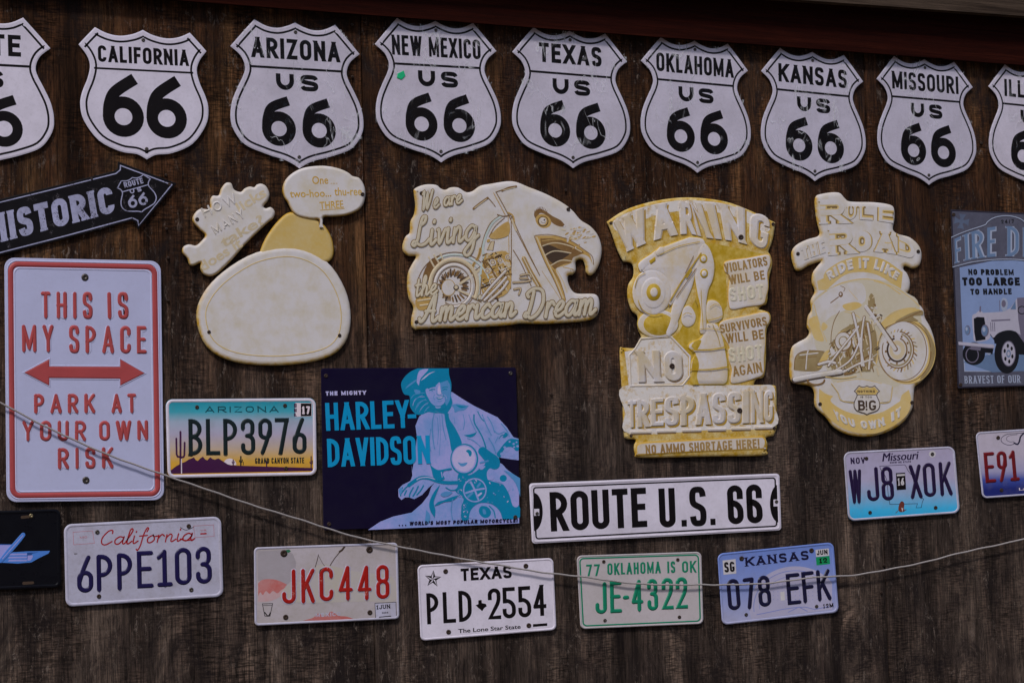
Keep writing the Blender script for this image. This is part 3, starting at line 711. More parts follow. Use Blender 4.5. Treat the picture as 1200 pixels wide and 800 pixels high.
# parking sign
RED = paint('faded_red_enamel', T(124, 50, 51), .45, .3)
q = [(5, 301.8), (188.3, 305.8), (192.4, 585.5), (7.6, 588)]
pk = plate(q, 'tall white embossed metal sign with red letters reading THIS IS MY SPACE', WHITE_P, None, 12, cat='parking sign', group=None, name='parking_sign', o1=3.6, th=1.6)
f = quadmap(q)
m = MB(RED); m.ribbon(rquad(q, 9, 7.3), 6.4, 3.7, h=1.6, b=2.0, closed=True); m.build('border', pk)
m = MB(WHITE_P); m.ribbon(rquad(q, 11.5, 3.4), 1.8, 3.7, h=.9, b=.6, closed=True); m.build('rim', pk)
m = MB(WHITE_P); m.ribbon(rquad(q, 7, 11.6), 2.2, 3.7, h=.7, b=.8, closed=True); m.build('border_edge', pk)
Q = lambda x, y: (x / 2.581, 290 + y / 2.581)
for s, a, b, cap, t in (('THIS', Q(124, 214), Q(281, 216), 31.5, 5.0), ('IS', Q(326, 216), Q(390, 216), 31.5, 5.0), ('MY', Q(67, 316), Q(164, 316), 32, 5.0), ('SPACE', Q(209, 319), Q(444, 321), 32.5, 5.0),
                        ('PARK', Q(103, 502), Q(289, 501), 23.2, 4.8), ('AT', Q(337, 501), Q(413, 500), 23, 4.8), ('YOUR', Q(67, 585), Q(261, 585), 24, 4.6), ('OWN', Q(300, 584), Q(449, 582), 23.5, 4.6), ('RISK', Q(175, 670), Q(344, 667), 25, 4.8)):
    m = MB(WHITE_P); tx(m, s, a, b, cap, t + 2.6, 3.62, h=.5, b=1.2, ends='round', gap=.34); m.build('letter_ridge', pk)
    m = MB(RED); tx(m, s, a, b, cap, t, 3.7, h=1.7, b=1.3, ends='round', gap=.34); m.build('lettering', pk)
arrow = [Q(74, 378), Q(149, 338), Q(149, 360), Q(364, 361), Q(364, 338), Q(437, 380), Q(364, 417), Q(364, 396), Q(149, 394), Q(149, 417)]
m = MB(RED); m.fill(arrow, 3.7, 5.2, b=1.2); m.build('double_arrow', pk)
m = MB(WHITE_P); m.ribbon(inset(arrow, -.9), 1.6, 3.65, h=.8, b=.4, closed=True); m.build('letter_ridge', pk)
for x, y in ((257, 90), (260, 703)): screw(pk, *Q(x, y), 3.6, 4.3, STEEL)

# black arrow
BLK = paint('scuffed_black_tin', (.006, .0045, .006), .45, .3, None, .36, (.16, .14, .16), spec=.16)
PALE = paint('pale_print', T(128, 128, 152), .45, .5, (.07, .065, .08), .42, (.02, .016, .02))
out = [(-58, 250), (-.0, 233.6), (70, 216.5), (134.5, 200.2), (137.6, 197.5), (138, 189.2), (207, 215), (161.5, 269.4), (158.8, 261), (154.5, 258.8), (80, 279), (0, 299.5), (-54, 313)]
ar = thing('arrow_sign', 'black arrow shaped tin sign reading HISTORIC with a small ROUTE US 66 shield', 'arrow sign', W(60, 283))
m = MB(BLK); m.fill(out, 1.8, 3.2, b=.9, bd=.5); m.build('panel', ar)
m = MB(PALE); m.ribbon(inset(out, 3.4), 1.3, 3.3, closed=True); m.build('border', ar)
m = MB(PALE); text(m, 'HISTORIC', ([(-9, 286.5), (135.5, 248.6)], [(-13.5, 252.5), (130, 218)]), 7.4, 3.3, gap=.13, serif=.62); m.build('lettering', ar)
am = lambda x, y: (166.4 + x * .262 + y * -.068, 249.6 - y * .249 - x * .072)
class AMB(MB): pass
m = MB(PALE); sh_out = [am(*p) for p in full(HALF_B)]; m.ribbon(inset(sh_out, 1), 1.2, 3.3, closed=True); m.ribbon([am(-60, 116), am(60, 116)], 1.1, 3.35); m.build('small_shield', ar)
m = MB(PALE); tx(m, 'ROUTE', (146.3, 220.4), (168.3, 214.6), 6.6, 1.5, 3.3); tx(m, 'US', (153, 227.4), (166.3, 223.8), 4.8, 1.3, 3.3, gap=.4)
def six_px(mb, x, y, w, h, t, o):
    r = w / 2; fx = lambda a, b: (x + a + b * -.22, y - b - a * .26)
    mb.ribbon([fx(*p) for p in ellipse(r, r, r - t / 2, r - t / 2, 20)], t, o, closed=True)
    mb.ribbon([fx(*p) for p in catmull([(t * .5, r), (t * .7, r * 1.6), (w * .8, h - t * .3)], n=5)], t, o + .05)
six_px(m, 151.6, 244.8, 10.4, 14.5, 2.7, 3.3); six_px(m, 163.8, 241.8, 10.4, 14.5, 2.7, 3.3); m.build('small_lettering', ar)
screw(ar, 198.5, 216, 3.2, 2, RUST); screw(ar, 107.5, 209.5, 3.2, 1.5, RUST)

# ROUTE U.S. 66
q = [(619.8, 566), (913.3, 554.4), (915.6, 620.8), (623.4, 636.6)]
ro = plate(q, 'long white street sign reading ROUTE U.S. 66 in black', WHITE, None, 4, cat='street sign', group=None, name='street_sign', o1=3.6, th=1.6)
m = MB(BLACKW); m.ribbon(rquad(q, 3, 5.2), 1.7, 3.7, closed=True); m.build('border', ro)
m = MB(WHITE); m.ribbon(rquad(q, 3.4, 2), 2.6, 3.62, h=.8, b=.7, closed=True); m.build('rim', ro)
Q = lambda x, y: (600 + x / 3.636, 540 + y / 3.636)
m = MB(BLACKW)
for s, a, b, cap, t, kw in (('ROUTE', Q(166, 300), Q(577, 280), 46.2, 7.4, dict(gap=.12)), ('U', Q(630, 284), Q(699, 281), 46, 7.4, {}), ('.', Q(723, 276), Q(747, 275), 46, 6.2, {}), ('S', Q(760, 278), Q(831, 275), 46, 7.2, {}), ('.', Q(846, 270), Q(868, 269), 46, 6, {}), ('@@', Q(922, 270), Q(1070, 263), 45.6, 7.2, dict(gap=.13))):
    tx(m, s, a, b, cap, t, 3.7, **kw)
m.build('lettering', ro)
for sgn, cx, cy in ((1, 91, 218), (-1, 1139, 178)):
    m = MB(BLACKW); m.fill([Q(cx + sgn * 40 * math.cos(R(a)), cy + 82 * math.sin(R(a)) - sgn * 2) for a in range(-90, 91, 10)], 3.72); m.build('end_lug', ro)
    c = Q(cx + sgn * 14, cy); m = MB(WHITE); m.fill([(c[0] - 3, c[1] - 4), (c[0] + 3, c[1] - 4.2), (c[0] + 3.1, c[1] + 3.8), (c[0] - 2.9, c[1] + 4)], 3.8); m.build('nail_patch', ro)
    screw(ro, c[0] + .6, c[1] + 1.4 * sgn, 3.8, 2.1, STEEL)

# Arizona plate
Q = lambda x, y: (180 + x / 5.714, 455 + y / 5.714); LQ = lambda l: [Q(*p[:2]) + tuple(p[2:]) for p in l]
q = [(194, 467.6), (370, 466.2), (371.2, 556.5), (196.4, 560)]
AZF = grad('desert_sunset_print', [(.06, T(156, 112, 22)), (.19, T(158, 120, 40)), (.36, T(140, 124, 112)), (.52, T(130, 123, 140)), (.68, T(116, 126, 142)), (.80, T(40, 118, 132)), (.95, T(6, 100, 116))], .158)
az = plate(q, 'Arizona plate with teal to yellow desert sunset and a purple cactus', AZF, WHITE, 8, 3.6)
DKG = paint('dark_green_ink', T(12, 22, 24), .4, .2); PUR = paint('purple_ink', S(72, 26, 72), .45, .25); SUNW = paint('pale_sun_ink', S(196, 184, 190), .4, .1); TEALD = paint('deep_teal_ink', S(22, 82, 92), .4, .2)
m = MB(PUR); m.fill(LQ([(114, 548), (150, 520), (186, 500), (212, 490), (236, 474), (252, 468), (270, 460), (284, 480), (296, 484), (314, 466), (330, 456), (346, 474), (360, 480), (372, 466), (380, 460), (396, 472), (411, 476), (424, 470), (436, 468), (454, 480), (470, 490), (494, 506), (520, 514), (700, 520), (880, 526), (1064, 531), (1066, 550), (600, 560), (118, 570)]), 3.62)
for x, y0, y1, w in ((180, 290, 520, 13),): m.ribbon(LQ([(x, y1), (x, y0)]), w / 5.714, 3.66, ends='round')
m.ribbon(LQ([(152, 335), (154, 440), (160, 455), (180, 458)]), 2.1, 3.7, ends='round'); m.ribbon(LQ([(208, 362), (206, 446), (200, 458), (180, 462)]), 2.1, 3.7, ends='round')
for x, y0, y1 in ((533, 478, 512), (757, 488, 524), (1055, 455, 528)): m.ribbon(LQ([(x, y1), (x, y0)]), 1.3, 3.66, ends='round')
m.ribbon(LQ([(1046, 488), (1048, 500), (1062, 502), (1064, 480)]), .9, 3.7); m.ribbon(LQ([(525, 488), (527, 498), (540, 498), (541, 486)]), .8, 3.7)
m.build('desert_print', az)
m = MB(DKG); m.ribbon(LQ([(584, 512), (584, 455)]), 1.6, 3.66, ends='round'); m.ribbon(LQ([(574, 478), (576, 490), (592, 492), (595, 474)]), 1, 3.7); m.ribbon(LQ([(600, 512), (601, 490)]), .8, 3.66); m.build('small_cactus_print', az)
sheet(az, [Q(*p) for p in arc(510, 512, 44, 44, 180, 360, 14)], SUNW, 3.58, 'sun_print'); sheet(az, LQ([(183, 470), (189, 470), (191, 570), (184, 570)]), SUNW, 3.72, 'cactus_edge_print')
words(az, 'ARIZONA', Q(347, 161), Q(836, 159), 7.2, 1.25, TEALD, 3.55, 'state_name', gap=.3)
m = MB(DKG)
for ch, x0, x1, y in (('B', 235, 328, 449), ('L', 352, 446, 447), ('P', 468, 562, 446), ('3', 586, 682, 445), ('9', 703, 796, 443), ('7', 815, 908, 441), ('6', 931, 1026, 439)):
    tx(m, ch, Q(x0, y), Q(x1, y - 1), 42.6, 5.0, 3.5, h=1.5, b=1.2, ends='round' if ch in '396' else 'cut')
m.ribbon(LQ([(232, 446), (262, 446)]), 2.6, 3.5, h=.9, b=.6); m.ribbon(LQ([(232, 212), (262, 212)]), 2.6, 3.5, h=.9, b=.6)
m.build('serial', az)
words(az, 'GRAND CANYON STATE', Q(680, 503), Q(1008, 499), 6.6, 1.15, DKG, 3.78, 'motto', gap=.2)
st = sheet(az, LQ([(948, 96), (1060, 97), (1060, 186), (949, 190)]), SUNW, 3.56, 'sticker'); words(az, 'FEB', Q(958, 186), Q(958, 100), 3.2, .9, PUR, 3.62, 'sticker_lettering', parent=st)
sb = sheet(az, LQ([(986, 100), (1057, 100), (1057, 184), (986, 186)]), BLACK, 3.6, 'year_sticker'); words(az, '17', Q(994, 172), Q(1048, 172), 9.4, 2.2, SUNW, 3.66, 'sticker_lettering', parent=sb, ends='round')
for x, y in ((291, 125), (880, 115), (887, 535)): screw(az, *Q(x, y), 3.5, 2.4, RUST)

# California plate
Q = lambda x, y: (x / 4.286, 580 + y / 4.286); LQ = lambda l: [Q(*p[:2]) + tuple(p[2:]) for p in l]
q = [(74.7, 614), (259, 604.6), (261.8, 698.5), (77, 710.6)]
cp = plate(q, 'white California plate with red script and blue serial 6PPE103', WHITE_B, WHITE_B, 9, 3.6)
BLUEI = paint('plate_blue_ink', T(16, 10, 48), .4, .25); REDI = paint('red_script_ink', T(120, 16, 20), .4, .2); PINK = paint('pink_line_ink', S(170, 120, 130), .4, .2)
m = MB(REDI); script(m, 'California', Q(500, 250), Q(968, 226), 8.6, 1.55, 3.55); m.ribbon(catmull([Q(905, 218), Q(930, 226), Q(968, 222)], n=5), 1.3, 3.8, ends='round'); m.build('state_name', cp)
m = MB(BLUEI)
for ch, x0, x1, y in (('6', 388, 470, 491), ('P', 487, 567, 485), ('P', 590, 667, 478), ('E', 690, 772, 468), ('1', 790, 868, 461), ('0', 880, 964, 452), ('3', 985, 1066, 446)): tx(m, ch, Q(x0, y), Q(x1, y - 4), 43.6, 5.4, 3.5, h=1.5, b=1.3, ends='round')
m.build('serial', cp)
for l, wd, a_, b_ in (([(367, 185), (465, 178), (474, 240), (370, 248)], 'MO', (402, 217), (438, 214)), ([(972, 154), (1073, 148), (1076, 205), (980, 212)], 'YR', (1008, 183), (1036, 180))):
    m = MB(PINK); m.ribbon(LQ(l), .5, 3.55, closed=True); tx(m, wd, Q(*a_), Q(*b_), 2.2, .5, 3.56); m.build('sticker_box_print', cp)
sheet(cp, LQ([(1006, 190), (1037, 188), (1038, 195), (1006, 197)]), REDI, 3.6, 'dash_print')
for x, y in ((489, 185), (948, 155), (497, 507), (961, 474)): screw(cp, *Q(x, y), 3.5, 2.7, RUST if y < 180 or y > 500 else STEEL)
STAIN = paint('rust_stain', (.07, .055, .05), .7, .3)
m = MB(STAIN); m.ribbon(catmull(LQ([(905, 160), (935, 174), (975, 158)]), n=5), .7, 3.57); m.build('stain', cp); m = MB(STAIN); m.ribbon(LQ([(372, 294), (388, 293)]), .8, 3.57); m.build('stain', cp)

# balloon plate
Q = lambda x, y: (280 + x / 6, 630 + y / 6); LQ = lambda l: [Q(*p[:2]) + tuple(p[2:]) for p in l]
q = [(297.5, 641), (466, 635.2), (468, 724.7), (298.3, 733)]
NMW = paint('stained_white_enamel', S(164, 157, 162), .5, .55, (.36, .31, .25)); NMG = paint('faded_balloon_grey', T(116, 109, 112), .5, .6, T(128, 122, 128)); NMC = paint('cream_wash', T(134, 127, 118), .5, .9, T(132, 126, 130)); NMR = paint('faded_red_print', T(138, 62, 56), .5, .7, T(140, 112, 112)); NMS = paint('serial_red', S(152, 30, 22), .45, .3, None, .36, S(175, 140, 130))
nm = plate(q, 'weathered white plate with red serial JKC448 and a faded balloon print', NMW, WHITE_B, 5, 2.6)
sheet(nm, LQ([(132, 92), (330, 84), (378, 110), (402, 170), (396, 240), (370, 300), (334, 330), (240, 300), (133, 300)]), NMG, 3.5, 'balloon_print')
m = MB(NMR); m.fill(catmull(LQ([(134, 318, 1), (160, 296), (210, 288), (270, 296), (338, 326, 1), (318, 352), (296, 366), (270, 388), (240, 372), (215, 392), (190, 372), (168, 400), (150, 380), (136, 410, 1)]), True), 3.55); m.build('balloon_band_print', nm); sheet(nm, catmull(LQ([(136, 330, 1), (330, 330, 1), (300, 400), (230, 440), (136, 450, 1)]), True), paint('pink_fade_print', T(140, 108, 108), .5, .7, T(136, 130, 136)), 3.49, 'balloon_fade_print')
sheet(nm, catmull(LQ([(540, 200), (620, 190), (800, 230), (960, 250), (1085, 280), (1098, 440), (900, 445), (700, 450), (480, 455), (320, 440), (290, 400), (360, 320), (480, 290)]), True), NMC, 3.52, 'wash_print')
m = MB(NMR); m.fill(catmull(LQ([(450, 580, 1), (520, 560), (560, 530), (600, 548), (650, 515), (700, 545), (760, 552), (810, 570, 1), (630, 578)]), True), 3.55); m.build('red_smear_print', nm)
words(nm, 'MEXICO', Q(540, 556), Q(714, 545), 4.4, .9, WHITE_B, 3.6, 'state_name', gap=.25)
m = MB(BLACK); m.ribbon(LQ([(165, 462), (237, 460), (218, 548), (182, 548)]), .7, 3.56, closed=True); m.ribbon(LQ([(168, 474), (234, 472)]), .5, 3.57)
m.ribbon(catmull(LQ([(180, 520), (205, 548), (222, 522)]), n=4), 1.2, 3.58); m.build('basket_print', nm)
m = MB(NMS); mw = MB(WHITE_B)
for ch, x0, x1, y in (('J', 303, 403, 466), ('K', 438, 537, 460), ('C', 566, 667, 448), ('4', 702, 802, 441), ('4', 836, 934, 439), ('8', 965, 1062, 432)):
    tx(m, ch, Q(x0, y), Q(x1, y - 4), 40.5, 5.3, 3.62, h=1.5, b=1.3, ends='round'); tx(mw, ch, Q(x0 - 5, y + 5), Q(x1 + 5, y + 1), 42.2, 6.8, 3.56, h=.4, b=.6, ends='round')
mw.build('letter_ridge', nm); m.build('serial', nm)
st = sheet(nm, LQ([(956, 458), (1104, 450), (1108, 566), (962, 572)]), WHITE_B, 3.62, 'sticker'); words(nm, '1JUN', Q(968, 502), Q(1064, 494), 4.8, 1.0, BLACK, 3.7, 'sticker_lettering', parent=st, serif=.9); words(nm, '1404', Q(1006, 532), Q(1050, 529), 2, .5, BLACK, 3.7, 'sticker_lettering', parent=st)
m = MB(BLACK); m.ribbon(LQ([(956, 458), (1104, 450), (1108, 566), (962, 572)]), .6, 3.7, closed=True); m.ribbon(LQ([(985, 556), (1070, 548)]), 1, 3.72); m.build('sticker_edge', st)
m = MB(UMBER); m.ribbon(catmull(LQ([(560, 115), (552, 150), (536, 205)]), n=4), .8, 3.6); m.ribbon(catmull(LQ([(738, 68), (700, 110), (668, 150), (640, 195)]), n=4), .9, 3.6); m.ribbon(LQ([(742, 62), (725, 85), (708, 96)]), 2.2, 3.62, ends='round'); m.ribbon(catmull(LQ([(562, 128), (590, 180), (604, 196)]), n=4), .5, 3.6)
m.ribbon(catmull(LQ([(568, 250), (574, 225), (600, 212)]), n=4), 1.6, 4.7); m.build('scratch', nm)
for x, y, r in ((316, 108, 4.2), (918, 82, 4), (329, 556, 3.2), (921, 523, 3)): screw(nm, *Q(x, y), 3.5, r, RUST)
sheet(nm, LQ([(322, 86), (352, 80), (366, 92), (350, 104), (330, 98)]), paint('green_rag', S(50, 110, 84), .8, .3), 3.56, 'green_mark')

# Texas plate
Q = lambda x, y: (280 + x / 3.158, 620 + y / 3.158); LQ = lambda l: [Q(*p[:2]) + tuple(p[2:]) for p in l]
q = [(489, 661.8), (648.2, 653.2), (652, 737.6), (492.8, 750.5)]
tp = plate(q, 'white Texas plate with black serial PLD 2554 and a star', WHITE, WHITE, 6, 2.6)
words(tp, 'TEXAS', Q(822, 191), Q(1010, 179), 14.6, 3.3, BLACK, 3.5, 'state_name', gap=.12); pwords(tp, 'The Lone Star State', Q(812, 383), Q(1043, 366), 4.9, BLACK, 3.5, .02, 'motto')
m = MB(BLACKW)
for ch, x0, x1, y in (('P', 697, 741, 351), ('L', 757, 804, 347), ('D', 815, 863, 342), ('2', 924, 971, 334), ('5', 977, 1026, 330), ('5', 1035, 1083, 326), ('4', 1092, 1139, 321)):
    if ch == '2': m.build('serial', tp); m = MB(BLACKW)
    tx(m, ch, Q(x0, y), Q(x1, y - 3), 36.4, 4.6, 3.5, ends='cut')
m.build('serial', tp)
tex = [(886, 262), (898, 260), (899, 272), (914, 275), (917, 284), (908, 290), (900, 302), (894, 296), (886, 290), (876, 280), (886, 276)]
sheet(tp, LQ(tex), BLACK, 3.52, 'state_outline_print')
m = MB(BLACK); pts = [(718 + (30 if i % 2 == 0 else 11) * math.sin(R(36 * i + 4)), 183 - (31 if i % 2 == 0 else 11) * math.cos(R(36 * i + 4))) for i in range(10)]
m.ribbon(LQ(pts), 1.1, 3.52, closed=True)
for i in range(5): m.fill(LQ([(718, 183), pts[2 * i], pts[2 * i + 1]]), 3.56)
m.build('star_print', tp)
sheet(tp, LQ([(1088, 350), (1141, 346), (1141, 356), (1088, 360)]), BLACKW, 3.52, 'small_print')
for x, y in ((765, 155), (1062, 135), (776, 379), (1073, 355)): screw(tp, *Q(x, y), 3.4, 2.9, RUST)

# Oklahoma plate
Q = lambda x, y: (660 + x / 3.529, 620 + y / 3.529)
q = [(675.6, 650.6), (821.8, 646), (824.3, 730.5), (680.2, 736.7)]
OKW = paint('cream_white_enamel', T(138, 131, 134), .45, .35, (.34, .31, .27)); GRN = paint('plate_green_ink', T(8, 92, 68), .42, .25)
ok = plate(q, 'cream white plate with green border reading OKLAHOMA IS OK', OKW, OKW, 6, 2)
m = MB(GRN); m.ribbon(rquad(q, 4.4, 3.6), 1.7, 3.5, h=.5, b=.4, closed=True); m.build('border', ok)
m = MB(GRN)
for s, a, b in (('77', Q(96, 193), Q(152, 191)), ('OKLAHOMA', Q(183, 188), Q(404, 180)), ('IS', Q(431, 180), Q(464, 179)), ('OK', Q(492, 179), Q(550, 177))): tx(m, s, a, b, 13.6, 2.3, 3.5, h=.5, b=.5, gap=.2)
m.build('state_name', ok)
m = MB(GRN)
for ch, x0, x1, y in (('J', 134, 182, 350), ('E', 195, 244, 346), ('-', 250, 276, 345), ('4', 284, 333, 340), ('3', 349, 394, 336), ('2', 409, 457, 332), ('2', 467, 516, 329)): tx(m, ch, Q(x0, y), Q(x1, y - 2), 37.2, 4.7, 3.5, h=1.5, b=1.2, ends='round' if ch not in '2' else 'cut')
m.build('serial', ok)
for x, y in ((168, 133), (474, 125), (173, 376), (481, 362)): screw(ok, *Q(x, y), 3.45, 2.1, RUST if y < 370 else STEEL)

# Kansas plate
LQ = lambda l: [Q(*p[:2]) + tuple(p[2:]) for p in l]
q = [(840.5, 648.3), (976.6, 634.8), (983, 717), (846.2, 732)]
KSB = grad('pale_blue_print', [(.0, T(122, 122, 146)), (.45, T(98, 108, 150)), (1, T(76, 94, 146))], .155); KSL = paint('pale_lilac_ink', T(132, 128, 148), .42, .3); NAVY = paint('navy_ink', T(12, 10, 36), .4, .25)
ks = plate(q, 'pale blue Kansas plate, tilted, with navy serial 078 EFK', KSB, KSB, 7, 2.6)
m = MB(KSL); a_ = [Q(*p) for p in arc(960, 320, 190, 168, 168, 335, 28)]; m.fill([p for p in a_ if p[0] < 976] + [Q(1112, 330), Q(780, 372)], 3.5); m.build('dome_print', ks)
m = MB(paint('mid_blue_ink', T(96, 102, 146), .42, .3))
m.ribbon([Q(*p) for p in arc(960, 320, 172, 150, 172, 300, 24)], .9, 3.55); m.ribbon([Q(*p) for p in arc(960, 320, 148, 128, 176, 290, 24)], .6, 3.55); m.ribbon(LQ([(800, 352), (860, 340), (905, 330), (960, 322), (1000, 320), (1040, 330), (1100, 318)]), .9, 3.56); m.ribbon(LQ([(930, 342), (975, 320), (1010, 338)]), .9, 3.57)
for x in range(870, 1100, 18):
    for y in range(225, 305, 16): m.fill([Q(x + dx, y + dy) for dx, dy in ((-2, 0), (0, -2), (2, 0), (0, 2))], 3.54)
m.build('dome_lines_print', ks)
words(ks, 'KANSAS', Q(755, 153), Q(1016, 124), 10.6, 2.4, NAVY, 3.6, 'state_name', serif=1.0, gap=.22)
m = MB(NAVY)
for ch, x0, x1, y in (('0', 684, 736, 336), ('7', 753, 799, 331), ('8', 811, 863, 322), ('E', 929, 986, 313), ('F', 994, 1046, 305), ('K', 1054, 1111, 297)):
    if ch == 'E': m.build('serial', ks); m = MB(NAVY)
    tx(m, ch, Q(x0, y), Q(x1, y - 6), 36.6, 4.6, 3.6, h=1.5, b=1.2, ends='round')
m.build('serial', ks)
STKW = paint('sticker_white', S(180, 176, 178), .45, .25); STKG = paint('sticker_green', S(20, 138, 92), .45, .25)
s1 = sheet(ks, LQ([(659, 128), (713, 122), (716, 182), (663, 187)]), STKW, 3.62, 'sticker'); words(ks, 'SG', Q(668, 178), Q(710, 174), 12, 2.3, BLACK, 3.7, 'sticker_lettering', parent=s1)
s2 = sheet(ks, LQ([(1043, 84), (1098, 78), (1100, 108), (1046, 113)]), STKW, 3.62, 'sticker'); words(ks, 'JUN', Q(1049, 107), Q(1094, 102), 5.6, 1.3, BLACK, 3.7, 'sticker_lettering', parent=s2)
s3 = sheet(ks, LQ([(1045, 115), (1101, 109), (1104, 142), (1048, 148)]), STKG, 3.62, 'year_sticker'); words(ks, '12', Q(1060, 140), Q(1092, 137), 5.8, 1.5, BLACK, 3.7, 'sticker_lettering', parent=s3)
words(ks, '12M', Q(1076, 326), Q(1118, 321), 5, 1.1, BLACK, 3.62, 'small_print', gap=.2); sheet(ks, LQ([(898, 258), (915, 256), (917, 292), (900, 294)]), STKW, 3.66, 'emblem_print')
for x, y in ((738, 120), (1027, 87), (757, 352), (1048, 318)): screw(ks, *Q(x, y), 3.5, 2.8 if y < 130 else 2.1, RUST if y < 130 else STEEL)

# Missouri plate
Q = lambda x, y: (970 + x / 5.217, 490 + y / 5.217); LQ = lambda l: [Q(*p[:2]) + tuple(p[2:]) for p in l]
q = [(988.2, 529.3), (1118.4, 522.6), (1125, 600.8), (994, 610.4)]
MOF = grad('lilac_to_cyan_print', [(.0, T(26, 122, 160)), (.12, T(44, 130, 166)), (.34, T(104, 124, 150)), (.55, T(128, 122, 144)), (1, T(124, 116, 136))], .157)
mo = plate(q, 'Missouri plate fading from lilac to cyan with serial WJ8 XOK', MOF, WHITE_B, 8, 2.4)
VIO = paint('violet_ink', T(22, 10, 40), .4, .25)
words(mo, 'NOV', Q(141, 279), Q(229, 275), 7.4, 1.5, VIO, 3.5, 'month_print', gap=.22); m = MB(VIO); [print_text(m, 'Missouri', Q(333 + d, 263), Q(547 + d, 249), 10.2, 3.52 + .01 * d, 0, lean=.22) for d in (0, 1.6, 3.2)]; m.build('state_name', mo); words(mo, 'SHOW-ME STATE', Q(380, 276), Q(508, 269), 2.1, .6, VIO, 3.52, 'motto', gap=.25)
m = MB(VIO)
for ch, x0, x1, y in (('W', 140, 217, 522), ('J', 244, 319, 508), ('8', 334, 409, 504), ('X', 508, 582, 492), ('O', 591, 666, 482), ('K', 690, 766, 474)):
    if ch == 'X': m.build('serial', mo); m = MB(VIO)
    tx(m, ch, Q(x0, y), Q(x1, y - 5), 39.8, 4.4, 3.52, h=1.4, b=1.1, ends='round')
m.build('serial', mo)
m = MB(VIO); m.ribbon(LQ([(318, 292), (470, 283), (478, 292), (490, 318), (512, 345), (530, 352), (524, 385), (545, 430), (566, 470), (586, 494), (578, 512), (572, 544), (540, 546), (549, 520), (380, 525), (370, 470), (362, 380), (352, 352), (322, 308)]), .55, 3.54, closed=True); m.build('state_outline_print', mo)
st = sheet(mo, LQ([(417, 334), (473, 331), (479, 434), (422, 438)]), BLACK, 3.6, 'sticker'); words(mo, '16', Q(430, 410), Q(468, 408), 8.6, 2, STKW, 3.68, 'sticker_lettering', parent=st); sheet(st, LQ([(422, 342), (471, 339), (472, 350), (423, 353)]), STKW, 3.68, 'sticker_band')
m = MB(paint('bird_brown_ink', S(110, 60, 50), .5, .3), STKW); m.fill(catmull(LQ([(442, 515), (456, 506), (468, 520), (466, 548), (470, 566), (450, 572), (436, 566), (432, 545)]), True), 3.6); m.fill(LQ([(450, 545), (462, 550), (456, 570)]), 3.66, mat=1); m.ribbon(LQ([(432, 560), (416, 578)]), .7, 3.6); m.ribbon(LQ([(466, 566), (480, 556)]), .8, 3.62); m.build('bird_print', mo)
for x, y in ((640, 218), (237, 245), (259, 575), (660, 545)): screw(mo, *Q(x, y), 3.5, 2.2, STEEL if y < 240 else RUST)
sheet(mo, ellipse(*Q(640, 218), 4, 4), STKW, 3.56, 'washer_mark')

# Illinois plate
q = [(1143, 506.3), (1271, 498), (1279, 575), (1151, 584)]
ILF = grad('white_to_blue_print', [(.10, S(34, 44, 110)), (.24, S(70, 84, 148)), (.36, S(150, 146, 170)), (.6, S(168, 160, 172)), (1, S(170, 162, 172))], .158)
il = plate(q, 'right edge plate with dark red serial starting E91 over a blue band', ILF, WHITE_B, 6, 2.2)
DRED = paint('dark_red_ink', S(112, 24, 34), .42, .25)
m = MB(DRED)
for ch, x0, x1, y in (('E', 966, 1032, 396), ('9', 1044, 1106, 390), ('1', 1118, 1176, 385)): tx(m, ch, Q(x0, y), Q(x1, y - 5), 36, 4.3, 3.5, h=1.4, b=1.1, ends='round')
m.build('serial', il)
m = MB(NAVY); m.ribbon(catmull(LQ([(1150, 150), (1110, 164), (1066, 146), (1064, 118), (1100, 96), (1150, 92), (1205, 88)]), n=6), .6, 3.52); m.ribbon(catmull(LQ([(1140, 142), (1110, 142), (1092, 126), (1108, 106), (1160, 98)]), n=6), .45, 3.54)
m.ribbon(catmull(LQ([(1205, 86), (1180, 110), (1172, 140), (1160, 158), (1140, 150)]), n=6), 1.7, 3.56, ends='round'); m.build('state_name', il)
pwords(il, 'Land of Lincoln', Q(1170, 440), Q(1480, 420), 3.2, SUNW, 3.52, .01, 'motto')
for x, y in ((1042, 118), (1063, 438)): screw(il, *Q(x, y), 3.5, 2.3, RUST)

# black plate with winged emblem
Q = lambda x, y: (x / 7.275, 590 + y / 7.275); LQ = lambda l: [Q(*p[:2]) + tuple(p[2:]) for p in l]
q = [(-112, 601.5), (70.6, 596), (71.6, 688), (-109, 695.5)]
PB = paint('gloss_black_plate', (.004, .004, .007), .3, .2, spec=.16); SKY = paint('emblem_blue', S(84, 128, 188), .4, .3); SKYD = paint('emblem_shade_blue', S(44, 84, 140), .4, .3); SKYL = paint('emblem_pale_lilac', S(150, 150, 196), .4, .3)
bp = plate(q, 'black plate at the left edge with a blue winged emblem', PB, PB, 7, 4, cat='emblem plate', group=PL, name='emblem_plate')
m = MB(SKY, SKYD, SKYL)
m.fill(LQ([(-420, 335), (110, 343), (96, 380), (10, 500), (-330, 500)]), 3.5, mat=1); m.fill(LQ([(-300, 352), (100, 350), (60, 400), (-5, 495), (-250, 490)]), 3.55, mat=2)
m.fill(LQ([(10, 500), (60, 430), (110, 412), (230, 404), (426, 400), (414, 422), (330, 462), (268, 498), (150, 508)]), 3.6, mat=0)
for y in (432, 458, 484): m.fill(LQ([(80, y - 8), (230, y - 10), (228, y + 4), (66, y + 6)]), 3.65, mat=2)
m.fill(LQ([(232, 415), (330, 412), (300, 440), (250, 470), (232, 470)]), 3.66, mat=1); m.fill(LQ([(270, 425), (340, 410), (400, 405), (330, 450), (290, 470)]), 3.7, mat=0); m.fill(LQ([(236, 440), (290, 436), (262, 480), (234, 486)]), 3.69, mat=2)
